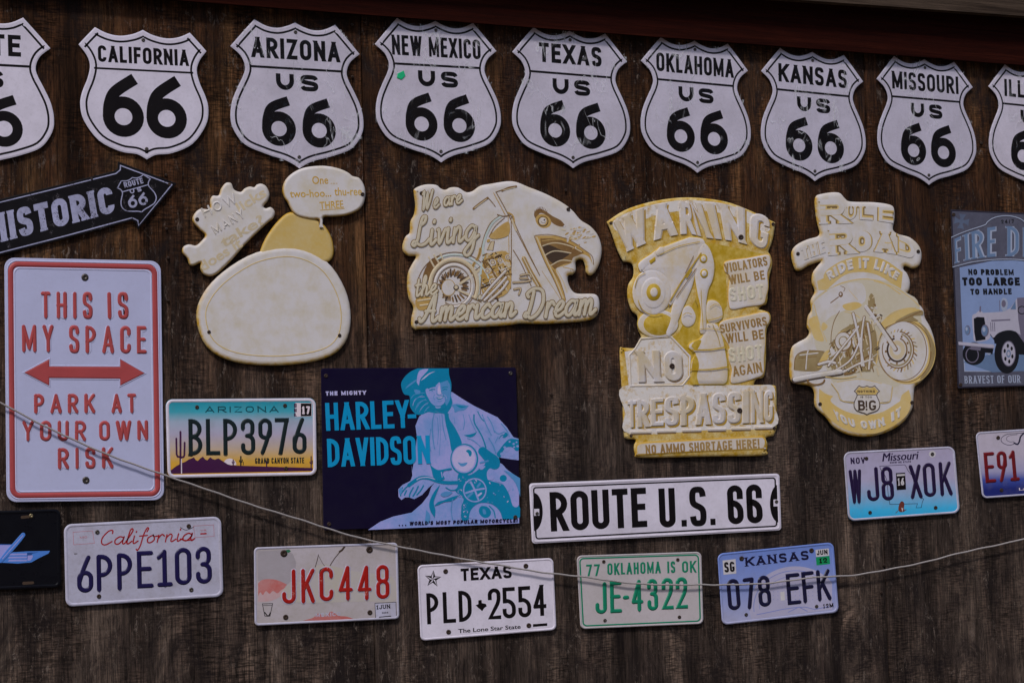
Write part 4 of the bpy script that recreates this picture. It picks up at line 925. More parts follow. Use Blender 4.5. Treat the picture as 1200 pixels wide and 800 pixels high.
m.fill(catmull(LQ([(-20, 495, 1), (60, 390), (110, 335), (178, 258), (200, 246), (214, 258), (206, 284), (120, 390), (10, 505, 1)]), True), 3.74, 4.3, b=.5, mat=0); m.ribbon(LQ([(20, 470), (196, 268)]), 1.0, 4.35, mat=2); m.build('emblem_print', bp)
sheet(bp, rquad([Q(175, 104), Q(280, 92), Q(282, 116), Q(178, 128)], 1.6), UMBER, 3.46, 'mounting_slot'); sheet(bp, rquad([Q(190, 664), Q(290, 660), Q(290, 682), Q(192, 690)], 1.4), UMBER, 3.46, 'mounting_slot')
screw(bp, *Q(266, 102), 3.5, 2.6, NT('brass_screw').fin((.35, .27, .15), .4, .5, .9))
# ------------------------------------------------------------------ two-tone motorcycle poster
INDIGO = paint('indigo_print', (.0065, .003, .024), .45, .3, spec=.14); CYAN = paint('cyan_print', T(0, 96, 128), .45, .25); LILAC = paint('lilac_print', T(121, 120, 164), .45, .7, T(50, 104, 148)); MIDC = paint('mid_cyan_print', T(62, 108, 150), .45, .3); PALEL = paint('pale_lilac_print', T(144, 136, 176), .45, .4, T(96, 116, 168)); CYANT = paint('cyan_lettering', T(0, 106, 146), .45, .2)
q = [(376, 431.4), (604.6, 430.4), (609.6, 612.8), (378.8, 621)]
hp = plate(q, 'indigo tin poster of a rider in a cap leaning on a motorcycle', INDIGO, None, 3, cat='poster', group=None, name='tin_poster', th=1.2)
A0 = lambda l: Z(360, 420, 3.808, l); A1 = lambda l: Z(460, 425, 8, l); A2 = lambda l: Z(510, 470, 7.619, l); A3 = lambda l: Z(430, 520, 6.486, l)
m = MB(LILAC, CYAN, INDIGO, MIDC, PALEL)
sil = A3([(8, 652), (100, 590), (200, 550), (340, 520), (420, 450), (468, 388), (490, 325), (515, 293), (470, 330), (420, 385), (360, 418), (320, 405), (290, 405), (262, 425), (240, 400), (238, 345), (270, 310), (330, 280), (345, 240), (340, 160)]) + A0([(470, 500), (478, 440), (490, 350), (483, 300), (500, 258), (540, 225), (600, 190), (632, 160), (645, 148), (690, 178), (740, 208), (800, 238), (850, 262), (890, 305), (920, 350), (943, 357), (944, 453), (900, 448), (855, 440), (900, 495), (945, 545), (946, 734), (700, 745), (500, 753)])
m.fill(sil, 3.45, mat=0)
O = [3.5]
def L(pts, mat=1, smooth_=True):
    O[0] += .006; m.fill(catmull(pts, True, 4) if smooth_ else pts, O[0], mat=mat)
def Ln(pts, w, mat=1, tp=None):
    O[0] += .004; m.ribbon(catmull(pts, n=4) if len(pts) > 2 else pts, w, O[0], mat=mat, ends='round', taper=tp)
# head: cap, hair, face
L(A1([(80, 210), (100, 150), (160, 88), (235, 52, 1), (528, 52, 1), (530, 110), (545, 170), (552, 235), (545, 300), (562, 380), (525, 455), (490, 480), (400, 450), (330, 462), (275, 484), (215, 478), (165, 410), (160, 312), (108, 292)]))
L(A1([(226, 180, 1), (236, 110), (262, 68), (335, 58), (300, 105), (262, 150), (246, 214, 1)]), 0)
L(A1([(262, 168, 1), (300, 130), (345, 96), (400, 80), (350, 104), (300, 146)]), 4)
L(A1([(118, 244, 1), (150, 205), (215, 160), (222, 168), (160, 216)]), 3)
L(A1([(310, 250), (340, 236), (400, 216), (440, 182), (452, 230), (458, 280), (486, 318), (492, 360), (460, 396), (402, 402), (360, 372), (336, 330), (316, 290)]), 0)
for q_, w_, mt in (([(176, 330), (200, 300), (250, 286), (300, 280)], .7, 3), ([(190, 400), (206, 350), (250, 320), (300, 318)], .7, 0), ([(215, 440), (240, 380), (290, 350), (320, 352)], .8, 3), ([(250, 462), (280, 410), (330, 384)], .7, 3), ([(200, 370), (230, 330), (280, 302)], .8, 3), ([(230, 415), (262, 370), (310, 340)], .8, 3), ([(300, 462), (326, 424), (356, 404)], 1.0, 3), ([(262, 440), (300, 392), (336, 370)], .5, 0)): Ln(A1(q_), w_, mt)
L(A1([(205, 250), (260, 262), (250, 290), (215, 285)]), 3)
Ln(A1([(336, 240), (368, 226), (404, 220)]), 1.1, 1); Ln(A1([(346, 258), (370, 248), (396, 250)]), 1.3, 1); Ln(A1([(358, 258), (378, 262)]), .6, 1); Ln(A1([(474, 254), (492, 247), (510, 250)]), 1.1, 0); Ln(A1([(470, 236), (496, 226), (520, 232)]), .8, 3)
L(A1([(424, 240, 1), (438, 205), (448, 250), (458, 288, 1), (440, 296), (424, 284, 1)]), 4); Ln(A1([(414, 286), (424, 300), (440, 302), (458, 296)]), .7, 1); Ln(A1([(412, 232), (410, 262), (414, 286)]), .5, 3)
L(A1([(408, 322, 1), (440, 318), (482, 302, 1), (474, 326), (450, 342), (424, 340)]), 1); L(A1([(414, 324, 1), (440, 323), (474, 312, 1), (462, 328), (436, 333)]), 4)
Ln(A1([(394, 296), (386, 320), (392, 344)]), .7, 3); Ln(A1([(486, 300), (492, 316), (490, 330)]), .6, 3); Ln(A1([(424, 358), (444, 362), (462, 354)]), .7, 3)
L(A1([(448, 196), (470, 180), (520, 165), (545, 200), (548, 290), (540, 350), (505, 400), (492, 370), (490, 318), (462, 286)]), 3); Ln(A1([(472, 254), (490, 247), (508, 250)]), 1.3, 1); Ln(A1([(466, 236), (492, 224), (516, 228)]), 1.0, 1); L(A1([(520, 170), (546, 172), (552, 235), (546, 300), (560, 380), (530, 430), (505, 410), (536, 350), (544, 290), (540, 210)]), 1); Ln(A1([(484, 300), (500, 312), (508, 336)]), .7, 0); Ln(A1([(500, 330), (506, 360)]), .8, 3)
L(A1([(338, 352), (356, 380), (398, 408), (460, 402), (490, 372), (500, 410), (470, 440), (400, 440), (350, 420)]), 1)
L(A1([(398, 405), (420, 412), (455, 408), (440, 424), (410, 424)]), 0)
# collar, tie, shirt folds
L(A1([(300, 460, 1), (330, 440), (400, 452), (486, 478, 1), (440, 470), (400, 470), (350, 462)]), 1)
L(A2([(80, 96, 1), (120, 108, 1), (128, 160), (180, 240), (238, 370), (190, 400), (148, 442), (128, 340), (94, 200)]), 1)
L(A2([(140, 36, 1), (190, 22), (300, 40, 1), (262, 78), (210, 86), (176, 100), (165, 60)]), 3); L(A2([(180, 30, 1), (260, 44), (300, 42, 1), (230, 60)]), 1)
L(A2([(256, 302, 1), (320, 292), (372, 274, 1), (352, 304), (310, 322)]), 1)
for p, w in (([(346, 120), (350, 190), (390, 262), (425, 330), (452, 410)], 1.6), ([(380, 92), (410, 150), (436, 176)], 1.1), ([(468, 138), (505, 200), (530, 276)], 1.0), ([(520, 250), (560, 290), (620, 270)], .9), ([(535, 370), (560, 320)], .9), ([(40, 130), (46, 300), (36, 480)], .5), ([(170, 150), (175, 200)], .5)): Ln(A2(p), w, 3 if w < 1.05 else 1)
L(A2([(600, 322, 1), (628, 276), (650, 300), (622, 325)]), 1)
L(A2([(548, 474), (575, 430), (620, 372), (668, 335), (745, 342, 1), (746, 430), (720, 440), (690, 410), (640, 410), (600, 450), (580, 500)]), 1)
for x, y, r in ((640, 430, 24), (680, 470, 26), (600, 470, 20), (716, 500, 22), (648, 500, 16), (665, 360, 10), (700, 380, 11), (726, 365, 9), (735, 400, 12), (705, 408, 9), (620, 410, 12)): L(A2(ellipse(x, y, r, r * .8, 9)), 0)
L(A2([(562, 506, 1), (612, 510), (680, 522), (746, 530, 1), (746, 668, 1), (690, 640), (640, 604), (600, 560), (575, 545)]), 2)
for p, w_, mt in (([(-10, 110), (-26, 200), (-20, 330), (-6, 420)], 1.6, 3), ([(20, 150), (28, 260), (22, 380)], .9, 3), ([(60, 120), (72, 240), (96, 340)], 1.2, 3), ([(-40, 250), (-52, 360), (-40, 440)], 1.2, 3), ([(250, 120), (262, 190), (250, 250)], .9, 3), ([(290, 330), (340, 350), (400, 400)], 1.2, 3), ([(420, 120), (460, 220), (500, 300)], 1.3, 3), ([(300, 120), (330, 200), (366, 270)], .8, 3), ([(570, 330), (600, 300), (640, 310)], 1.0, 1), ([(590, 200), (640, 260), (660, 310)], 1.2, 3), ([(480, 330), (520, 400), (540, 460)], 1.6, 3)): Ln(A2(p), w_, mt, lambda u: .35 + .65 * math.sin(math.pi * min(1, max(0, u))))
# motorcycle: handlebar, tank, dials
L(A3([(690, 240), (720, 215), (780, 235), (850, 190), (900, 140), (845, 60), (880, 20), (940, 60), (1000, 105), (1010, 160), (985, 190), (930, 195), (918, 262), (960, 285), (1040, 310), (1100, 370), (1140, 430), (1165, 490, 1), (1164, 556, 1), (1100, 572), (1030, 572, 1), (1010, 510), (960, 462), (900, 446), (840, 455), (790, 500), (770, 575), (722, 575), (714, 490), (735, 420), (700, 385), (670, 350), (690, 320)]), 1)
L(A3([(918, 268), (912, 215), (935, 186), (960, 200), (965, 260), (945, 272)]), 0); L(A3([(970, 215), (1010, 190), (1060, 230), (1110, 300), (1150, 400), (1150, 470), (1110, 470), (1080, 380), (1030, 300), (975, 280)]), 0)
L(A3(ellipse(1036, 260, 27, 26, 14)), 1); L(A3([(1040, 200, 1), (1090, 215), (1164, 260, 1), (1165, 400, 1), (1130, 300), (1080, 240)]), 3)
Ln(A3([(700, 292), (620, 294), (545, 284), (470, 258), (410, 256), (360, 282), (320, 312)]), 4.2, 1); Ln(A3([(545, 276), (470, 254), (412, 256), (380, 270)]), 1.0, 4)
for p in ([(330, 310), (296, 330), (262, 372)], [(352, 330), (330, 370), (322, 398)], [(390, 320), (372, 360), (350, 395)], [(430, 315), (410, 350), (380, 385)], [(300, 352), (285, 385)], [(270, 330), (258, 350), (256, 392)]): Ln(A3(p), 1.5, 1)
L(A3([(242, 350), (262, 330), (270, 352), (252, 384)]), 3)
L(A3(ellipse(740, 115, 106, 118, 30)), 1); L(A3(ellipse(738, 113, 95, 106, 30)), 0); L(A3(ellipse(736, 112, 86, 96, 30)), 4); L(A3([(752, 52), (775, 42), (796, 60), (792, 90), (778, 92), (770, 70)]), 1); L(A3([(690, 138), (720, 146), (764, 140), (748, 164), (716, 168)]), 3)
Ln(A3([(862, 142), (920, 128)]), 2, 3); L(A3([(846, 172), (900, 168), (870, 196)]), 0)
L(A3(ellipse(820, 350, 90, 92, 28)), 0); L(A3(ellipse(820, 350, 80, 82, 28)), 1); Ln(A3([(752, 372), (820, 350), (890, 338)]), 2.2, 0); Ln(A3([(790, 290), (820, 350), (846, 420)]), 2.2, 0); Ln(A3([(770, 400), (800, 372)]), 2.6, 3); Ln(A3([(860, 300), (842, 322)]), 2.6, 3); Ln(A3([(848, 390), (868, 374)]), 2.2, 4)
L(A3([(775, 560, 1), (790, 505), (842, 462), (905, 450), (968, 470), (1008, 515), (1030, 575, 1), (900, 585)]), 0)
L(A3([(850, 500), (872, 470), (920, 480), (944, 520), (925, 555), (890, 560), (860, 535)]), 1); L(A3([(880, 495), (900, 500), (905, 530), (885, 530)]), 3); Ln(A3([(930, 470), (965, 510), (975, 560)]), 1.4, 1)
rnd = random.Random(4)
for _ in range(60):
    x, y = rnd.choice(((rnd.uniform(690, 850), rnd.uniform(245, 300)), (rnd.uniform(910, 1130), rnd.uniform(290, 460)), (rnd.uniform(725, 770), rnd.uniform(430, 560)), (rnd.uniform(690, 740), rnd.uniform(330, 400))))
    a = rnd.uniform(0, 6.3); r = rnd.uniform(4, 12); Ln(A3([(x, y), (x + r * math.cos(a), y + r * math.sin(a))]), rnd.uniform(.5, 1.1), rnd.choice((0, 3, 4)))
# breeches, belt, shading
L(A3([(478, 150), (500, 175), (540, 196), (590, 190), (640, 182), (640, 196), (590, 204), (575, 230), (590, 262), (540, 280), (505, 250), (492, 200)]), 1); Ln(A3([(566, 215), (572, 250)]), 1.2, 0)
L(A3([(556, 308, 1), (520, 350), (490, 400), (474, 450), (480, 500), (515, 560, 1), (520, 500), (508, 440), (535, 360)]), 1)
L(A3([(512, 470, 1), (540, 440), (590, 424), (650, 400), (700, 388, 1), (650, 430), (590, 440), (540, 462)]), 1); L(A3([(560, 380), (600, 360), (650, 365), (620, 392), (580, 400)]), 3)
Ln(A3([(650, 420), (640, 500), (652, 575)]), .9, 3); L(A3([(450, 500, 1), (480, 540), (470, 600), (440, 600, 1)]), 3); L(A3([(680, 470), (715, 420), (712, 560), (690, 570)]), 0); Ln(A3([(600, 330), (640, 350), (690, 345)]), 1.2, 1)
m.build('rider_print', hp)
Q = lambda x, y: (360 + x / 3.808, 420 + y / 3.808)
words(hp, 'THE MIGHTY', Q(83, 165), Q(263, 161), 4.9, 1.5, PALEL, 3.5, 'heading', gap=.22)
for s, a, b, cap in (('HARLEY', Q(85, 322), Q(457, 308), 32.6), ('-', Q(452, 318), Q(490, 316), 32.6), ('DAVIDSON', Q(92, 484), Q(550, 468), 33.2)): words(hp, s, a, b, cap, 4.9, CYANT, O[0] + .05, gap=.10)
words(hp, "WORLD'S MOST POPULAR MOTORCYCLE!", Q(456, 743), Q(938, 729), 4.3, 1.25, INDIGO, O[0] + .05, 'slogan', lean=.12, gap=.2); words(hp, '...', Q(409, 746), Q(442, 745), 4, 1.3, INDIGO, O[0] + .05, 'slogan')
for x, y in ((84, 77), (908, 66), (98, 738), (929, 707)): screw(hp, *Q(x, y), 3.5, 2.5, RUST if x < 900 or y > 500 else STEEL)

# ------------------------------------------------------------------ fire truck sign at the right edge
SLATE = paint('slate_print', T(64, 64, 76), .5, .45, S(50, 46, 60)); SLATED = paint('dark_slate_print', S(46, 42, 56), .5, .4); STEELB = paint('steel_blue_print', S(104, 122, 148), .45, .4); ICE = paint('ice_blue_print', S(128, 142, 172), .45, .3); PALEB = paint('pale_edge_print', S(150, 156, 172), .45, .3); TRUCK = paint('truck_cream_print', T(132, 128, 140), .45, .3); TYRE = paint('tyre_black_print', S(24, 24, 32), .5, .2); SHADE = paint('truck_grey_print', S(112, 106, 122), .5, .3)
q = [(1114, 245.7), (1246, 252), (1247, 451), (1122.4, 454.8)]
fs = plate(q, 'slate blue tin sign with an old fire truck, cut off at the right edge', SLATE, SLATED, 1.5, 1.6, cat='tin sign', group=None, name='tin_sign', th=1.2, lip=.2)
F1 = lambda l: Z(1100, 240, 8, l); F2 = lambda l: Z(1100, 340, 6.667, l)
sheet(fs, F1([(196, 588), (500, 525), (780, 520), (1090, 560)]) + F2([(905, 600), (900, 630), (200, 632), (185, 340)]), ICE, 3.5, 'picture_ground')
m = MB(SLATED, PALEB, SLATE); top = F1([(118, 308), (200, 272), (290, 238), (430, 192), (455, 165), (500, 132), (560, 112), (630, 105), (700, 112), (770, 136), (815, 172), (840, 196), (980, 246), (1140, 320)]); bot = F1([(130, 586), (220, 562), (320, 538), (500, 516), (640, 512), (780, 518), (950, 545), (1140, 590)])
m.fill(catmull(top, n=3) + catmull(bot, n=3)[::-1], 3.56, mat=2)
for l in (top, bot): m.ribbon(catmull(l, n=4), 2.2, 3.6, mat=0); m.ribbon([(x, y - .3) for x, y in catmull(l, n=4)], 1.1, 3.64, mat=1)
m.build('banner_print', fs)
env = (F1([(158, 548), (300, 512), (470, 490), (620, 482), (800, 488), (960, 510), (1110, 545)]), F1([(148, 322), (290, 258), (470, 212), (620, 200), (800, 212), (960, 255), (1110, 320)]))
m = MB(PALEB); text(m, 'FIRE DEPT', env, 5.2, 3.7, gap=.2, serif=.95); m.build('heading_edge', fs)
m = MB(STEELB); text(m, 'FIRE DEPT', env, 3.4, 3.9, gap=.26, serif=1.05); m.build('heading', fs)
words(fs, '24/7', F1([(588, 178)])[0], F1([(708, 172)])[0], 4.6, 1.0, TYRE, 3.7, 'small_lettering', gap=.3)
m = MB(PALEB)
for k in range(4):
    a = k * 90 + 8; cx, cy = 215, 155
    m.fill(F1([(cx + 12 * math.cos(R(a - 30)), cy + 12 * math.sin(R(a - 30))), (cx + 78 * math.cos(R(a - 26)), cy + 78 * math.sin(R(a - 26))), (cx + 66 * math.cos(R(a)), cy + 66 * math.sin(R(a))), (cx + 78 * math.cos(R(a + 26)), cy + 78 * math.sin(R(a + 26))), (cx + 12 * math.cos(R(a + 30)), cy + 12 * math.sin(R(a + 30)))]), 3.52 + .03 * k)
m.mats = (paint('faint_badge_print', S(98, 108, 128), .5, .5, S(70, 70, 86)),); m.fill(F1(ellipse(215, 155, 26, 26, 14)), 3.66); m.build('badge_print', fs)
words(fs, 'NO PROBLEM', F1([(280, 657)])[0], F1([(704, 660)])[0], 6.9, 2.1, TYRE, 3.6, 'lettering', gap=.16); words(fs, 'TOO LARGE', F1([(224, 757)])[0], F1([(763, 757)])[0], 9.6, 3.0, TYRE, 3.6, 'lettering', gap=.14)
words(fs, 'TO HANDLE', F2([(250, 36)])[0], F2([(572, 32)])[0], 7, 2.1, TYRE, 3.6, 'lettering', gap=.16)
words(fs, 'BRAVEST OF OUR', F2([(204, 729)])[0], F2([(640, 722)])[0], 9, 1.15, PALEB, 3.6, 'motto', serif=1.2, gap=.24)
m = MB(TRUCK, TYRE, SHADE, STEELB, PALEB); O[0] = 3.55
L(F2([(190, 560), (420, 640), (900, 620), (905, 560), (500, 470)]), 3, False); L(F2(ellipse(275, 495, 88, 90, 24)), 1); L(F2(ellipse(262, 505, 52, 62, 18)), 2); L(F2(ellipse(262, 505, 44, 54, 18)), 1)
L(F2([(380, 320), (440, 400), (470, 470), (600, 500), (905, 520), (905, 300), (640, 220)]), 1, False)
L(F2([(612, 60), (905, 40), (905, 250), (900, 480), (690, 440), (610, 330)]), 2, False)
L(F2([(330, 178), (500, 168), (560, 140), (612, 64), (622, 230), (640, 350), (600, 322), (545, 312), (480, 335), (425, 372), (395, 330), (380, 220)]), 0, False); L(F2([(410, 232), (560, 225), (560, 236), (412, 244)]), 2, False); L(F2([(560, 150), (600, 82), (604, 150)]), 3, False)
for x in (405, 420, 435): Ln(F2([(x, 252), (x + 4, 320)]), .8, 2)
L(F2([(262, 205), (290, 182), (320, 160), (350, 178), (374, 208), (392, 300), (396, 380), (285, 400), (270, 330)]), 0); L(F2([(274, 222), (300, 208), (356, 212), (364, 260), (366, 385), (290, 398), (278, 330)]), 1, False)
Ln(F2([(324, 165), (326, 130)]), 1.8, 2)
L(F2([(435, 370), (470, 332), (540, 312), (600, 325), (640, 380), (700, 500), (660, 500), (600, 380), (540, 345), (470, 380), (440, 420)]), 1); L(F2(ellipse(532, 500, 96, 150, 28)), 1); L(F2(ellipse(546, 495, 56, 100, 24)), 2); L(F2(ellipse(546, 495, 50, 92, 24)), 0)
for k in range(6):
    a = R(60 * k + 20); L(F2(ellipse(546 + 32 * math.cos(a), 495 + 62 * math.sin(a), 9, 16, 10)), 1)
L(F2(ellipse(546, 495, 17, 30, 14)), 3); L(F2(ellipse(546, 495, 10, 18, 14)), 0)
L(F2([(240, 420), (430, 450), (420, 500), (330, 480), (250, 460)]), 1, False); L(F2([(250, 440), (330, 448), (326, 472), (246, 462)]), 2, False); L(F2([(370, 488), (410, 492), (395, 508)]), 4, False)
L(F2([(154, 402), (430, 424), (436, 440), (430, 456), (156, 430)]), 0, False); Ln(F2([(158, 428), (428, 452)]), .7, 2)
for x, y, rx, ry in ((226, 312, 22, 38), (362, 316, 30, 48)): L(F2(ellipse(x, y, rx, ry, 18)), 2); L(F2(ellipse(x - 3, y, rx * .8, ry * .85, 18)), 3); L(F2(ellipse(x - 8, y - 10, rx * .4, ry * .4, 12)), 4)
L(F2([(500, 62), (530, 70), (540, 110), (525, 160), (500, 160), (484, 110)]), 4); L(F2(ellipse(508, 105, 17, 28, 14)), 2); Ln(F2([(475, 80), (478, 160)]), .7, 2)
m.ribbon(F2(ellipse(650, 155, 30, 30, 16)), .9, O[0] + .1, closed=True, mat=1); m.build('fire_truck_print', fs)
m = MB(PALEB); m.ribbon(F2([(196, 500), (204, 632), (460, 634)]), 1.0, 3.53); m.build('picture_edge', fs)
screw(fs, *F1([(140, 92)])[0], 3.4, 2.2, RUST); screw(fs, *F2([(172, 738)])[0], 3.4, 2.2, RUST)
# ------------------------------------------------------------------ pressed relief signs
def holes(root, pts, o, r=2.2, mat=None):
    for p in pts: screw(root, p[0], p[1], o, r, mat or RUST)
def relief(label, outline, rim, h, base=None, cat='relief sign', foot=None):
    c = [p[:2] for p in outline]; lo = max(c, key=lambda p: p[1]); cx = sum(p[0] for p in c) / len(c)
    rim *= 1.3
    root = thing('relief_sign', label, cat, W(cx, lo[1]), 'yellowed pressed metal relief signs')
    m = MB(base or CREAM); m.pillow(catmull(outline, True, 4), 1.2, h, rim); m.build('panel', root, True)
    return root
SEPIA = paint('sepia_outline', T(92, 72, 42), .6, .4, T(116, 98, 66)); LETT = paint('cream_tan_lettering', T(150, 142, 126), .5, .3, T(134, 118, 86)); OCHB = paint('brown_ochre_patina', T(130, 102, 50), .6, .6, T(152, 132, 92))
H0 = 7.2                                         # face of the panels, millimetres off the wall
# --- speech bubble sign: plain rounded ivory body
body = [(230, 372), (238, 344), (262, 318), (300, 296), (345, 290), (382, 306), (404, 338), (411, 372), (404, 402), (380, 420), (330, 428), (275, 424), (242, 406)]
ow = relief('ivory relief sign with a plain rounded body under two speech bubbles', body, 4, 6)
m = MB(OCHREL); m.ribbon(inset(catmull(body, True, 4), 11), 1.1, H0, h=.5, b=.3, closed=True); m.build('border', ow)
m = MB(OCHREL, OCHRE); m.soft(catmull([(336, 250), (356, 252), (378, 262), (390, 284), (386, 306), (350, 310), (318, 306), (304, 300), (314, 274)], True), 1.2, 4.6, 4, 0, 1); m.build('bracket', ow)
B = lambda l: Z(210, 180, 5.217, l)
b1 = B([(255, 215), (285, 180), (318, 182), (335, 220), (375, 235), (398, 215), (430, 202), (458, 206), (475, 190), (505, 185), (535, 205), (552, 250), (540, 290), (515, 322), (530, 335), (560, 328), (584, 355), (575, 395), (545, 420), (480, 480), (400, 560), (330, 640), (280, 690), (230, 735), (185, 750), (145, 735), (128, 700), (130, 668), (90, 685), (62, 680), (48, 640), (18, 605), (25, 570), (60, 555), (100, 562), (130, 540), (158, 500), (120, 460), (80, 410), (95, 365), (130, 338), (185, 338), (188, 285), (205, 258), (240, 256)])
m = MB(CREAM, OCHRE); m.pillow(catmull(b1, True, 4), 1.2, 7.5, 3.2); bb = m.build('speech_bubble', ow, True)
EM = 8.7
for s_, a, b in (('licks', (281, 249), (313, 229)), ('does it', (238, 318), (285, 288)), ('take?', (262, 290), (311, 261))):
    m = MB(CREAM2); print_text(m, s_, a, b, 12.2, EM + .25, .025); m.build('lettering', bb)
for s_, a, b, cap in (('HOW', (240, 255), (279, 237), 12), ('MANY', (252, 275), (288, 254), 11)):
    m = MB(CREAM); tx(m, s_, a, b, cap, 2.4, EM, h=1.2, b=.8, ends='round', gap=.2); m.build('lettering', bb)
b2 = B([(630, 215), (650, 160), (700, 115), (770, 85), (880, 75), (970, 90), (1030, 115), (1060, 138), (1100, 150), (1130, 195), (1138, 250), (1125, 310), (1090, 350), (1020, 378), (940, 386), (885, 388), (878, 420), (868, 462, 1), (858, 430), (852, 404), (800, 402), (730, 385), (690, 355), (662, 300), (640, 265)])
m = MB(CREAM, OCHRE); m.pillow(catmull(b2, True, 4), 1.6, 7.5, 3.2); bb = m.build('speech_bubble', ow, True)
m = MB(OCHRE); Q = lambda x, y: B([(x, y)])[0]
for s, a, b, cap in (('One', Q(815, 186), Q(912, 184), 9.5), ('...', Q(925, 184), Q(968, 184), 3), ('two-hoo...', Q(678, 268), Q(930, 262), 9), ('thu-ree', Q(950, 256), Q(1118, 254), 9.8), ('THREE', Q(862, 340), Q(1006, 330), 9)):
    print_text(m, s, a, b, cap if s != '...' else 4, 9.3, .012)
m.ribbon([Q(862, 346), Q(1012, 336)], .8, 9.3); m.build('lettering', bb); m = MB(UMBER); m.ribbon(catmull(B([(852, 404), (858, 440), (868, 462)]), n=4), .8, 6); m.build('tail_line', bb)
holes(ow, [Q(110, 402)], 8.6, 2.4); holes(ow, [Q(1121, 249)], 9, 2.4); holes(ow, [(245, 389), (398, 393)], H0, 2.2)

# --- eagle and motorcycle
E_ = lambda l: Z(460, 200, 4, l)
eo = E_([(103, 85), (150, 66), (203, 67), (226, 84), (248, 90), (272, 79), (308, 80), (345, 101), (375, 96), (410, 72), (460, 62), (560, 50), (640, 78), (720, 110), (800, 153), (846, 190), (882, 232), (930, 263), (966, 310), (980, 370), (971, 430), (951, 472), (926, 492), (906, 476), (903, 448), (892, 420), (870, 417), (857, 432), (859, 466), (845, 486), (824, 492), (822, 520), (840, 560), (868, 576), (938, 577), (962, 590), (970, 625), (965, 665), (943, 691), (905, 704), (820, 712), (700, 718), (600, 716), (560, 722), (480, 729), (300, 736), (150, 741), (106, 746, 1), (88, 728), (88, 690), (97, 640), (76, 600), (68, 540), (72, 480), (90, 440), (110, 402), (75, 400), (50, 380), (46, 350), (60, 310), (80, 290), (83, 240), (100, 205), (106, 160), (100, 110)])
ea = relief('ivory relief sign of an eagle head and chopper with script reading American Dream', eo, 4.5, 6)
eg = MB(CREAM2, OCHB, BROWN, UMBER, CREAM); o = H0 + .05
def EF(pts, mat, sm=True):
    global o; o += .005; eg.fill(catmull(E_(pts), True, 4) if sm else E_(pts), o, mat=mat)
def EL(pts, w, mat=1, h=0):
    global o; o += .003; P = E_(pts); eg.ribbon(catmull(P, n=5) if len(P) > 2 else P, w, o, h=h, b=w * .3 if h else 0, mat=mat, ends='round')
EF([(668, 306, 1), (720, 304), (780, 308), (840, 332), (890, 368), (925, 395), (938, 440, 1), (920, 405), (890, 392), (868, 398), (846, 408), (838, 432), (806, 446), (766, 462), (790, 520), (812, 612, 1), (796, 600), (762, 520), (716, 432), (688, 372)], 1)
EF([(692, 318, 1), (760, 318), (826, 340), (880, 372), (900, 384, 1), (866, 398), (846, 408), (836, 430), (800, 440), (760, 462, 1), (720, 418), (700, 362)], 2)
EF([(704, 350), (740, 350), (790, 372), (830, 388), (800, 412), (760, 436), (726, 410)], 3)
for p, w, mt in (([(704, 352), (760, 338), (830, 352), (886, 380)], 1.2, 0), ([(712, 398), (760, 376), (836, 386)], 1.3, 0), ([(742, 444), (790, 420), (842, 424)], 1.3, 0), ([(700, 330), (780, 322), (850, 348), (900, 384)], .8, 1), ([(676, 312), (700, 366), (728, 430), (770, 520), (800, 596)], 1.5, 0), ([(664, 306), (690, 372), (718, 436), (760, 520), (796, 606)], .9, 2), ([(668, 304), (740, 300), (830, 326), (900, 372), (936, 402), (942, 440)], .9, 2),
                 ([(752, 466), (778, 510), (800, 560), (812, 606)], .8, 2), ([(770, 466), (800, 520), (818, 570)], 1.4, 0), ([(800, 452), (846, 462)], 1, 1), ([(700, 470), (760, 560), (786, 600)], .6, 1)): EL(p, w, mt)
EF([(664, 212, 1), (668, 192), (690, 178), (720, 192), (752, 214), (790, 234), (812, 262, 1), (785, 262), (756, 250), (738, 232), (716, 206), (690, 200), (674, 226)], 2)
EF([(670, 226), (686, 206), (712, 205), (736, 222), (744, 246), (728, 266), (700, 268), (678, 250)], 1); EF(ellipse(706, 238, 25, 25, 20), 3, False); EF(ellipse(706, 237, 21, 21, 20), 1, False); EF(ellipse(704, 236, 17, 17, 20), 4, False); EF(ellipse(712, 231, 4, 4, 10), 3, False); EL([(696, 240), (708, 246), (718, 240)], .6, 2)
for i in range(9): EL([(664 + i * 7, 206 - 18 * math.sin(i * .4)), (668 + i * 7, 186 - 16 * math.sin(i * .4))], .7, 2)
rnd = random.Random(8)
for i in range(70):
    x, y = rnd.gauss(862, 32), rnd.gauss(298, 20); EF(ellipse(x, y, rnd.uniform(5, 12), rnd.uniform(2, 4), 8, rnd.uniform(-.9, .2)), rnd.choice((1, 1, 0, 0, 4, 4)), False)
eg.build('eagle_head', ea)
# the chopper
eg = MB(CREAM2, OCHB, BROWN, UMBER, CREAM, paint('faded_green_patina', T(140, 148, 144), .5, .4)); wc = (288, 540)
def AR(cx, cy, r0, r1, w, mat, a0, a1, h=0): EL(arc(cx, cy, r0, r1, a0, a1, 22), w, mat, h)
EF([(175, 420), (230, 405), (210, 460), (160, 520), (140, 500)], 2); EF([(110, 600), (170, 590), (200, 620), (170, 650), (120, 650)], 1)
for p in ([(170, 405), (195, 450)], [(195, 395), (222, 440)], [(225, 388), (240, 425)], [(120, 610), (190, 600)], [(130, 632), (186, 624)]): EL(p, 2.0, 0, .6)
AR(wc[0], wc[1], 112, 124, 4.6, 0, -200, 25, .9); AR(wc[0], wc[1], 120, 132, .8, 2, -200, 30); AR(wc[0], wc[1], 100, 112, 1.0, 2, -200, 60); AR(wc[0], wc[1], 88, 98, 3.4, 4, -200, 90, .9); AR(wc[0], wc[1], 80, 90, .9, 2, -200, 120)
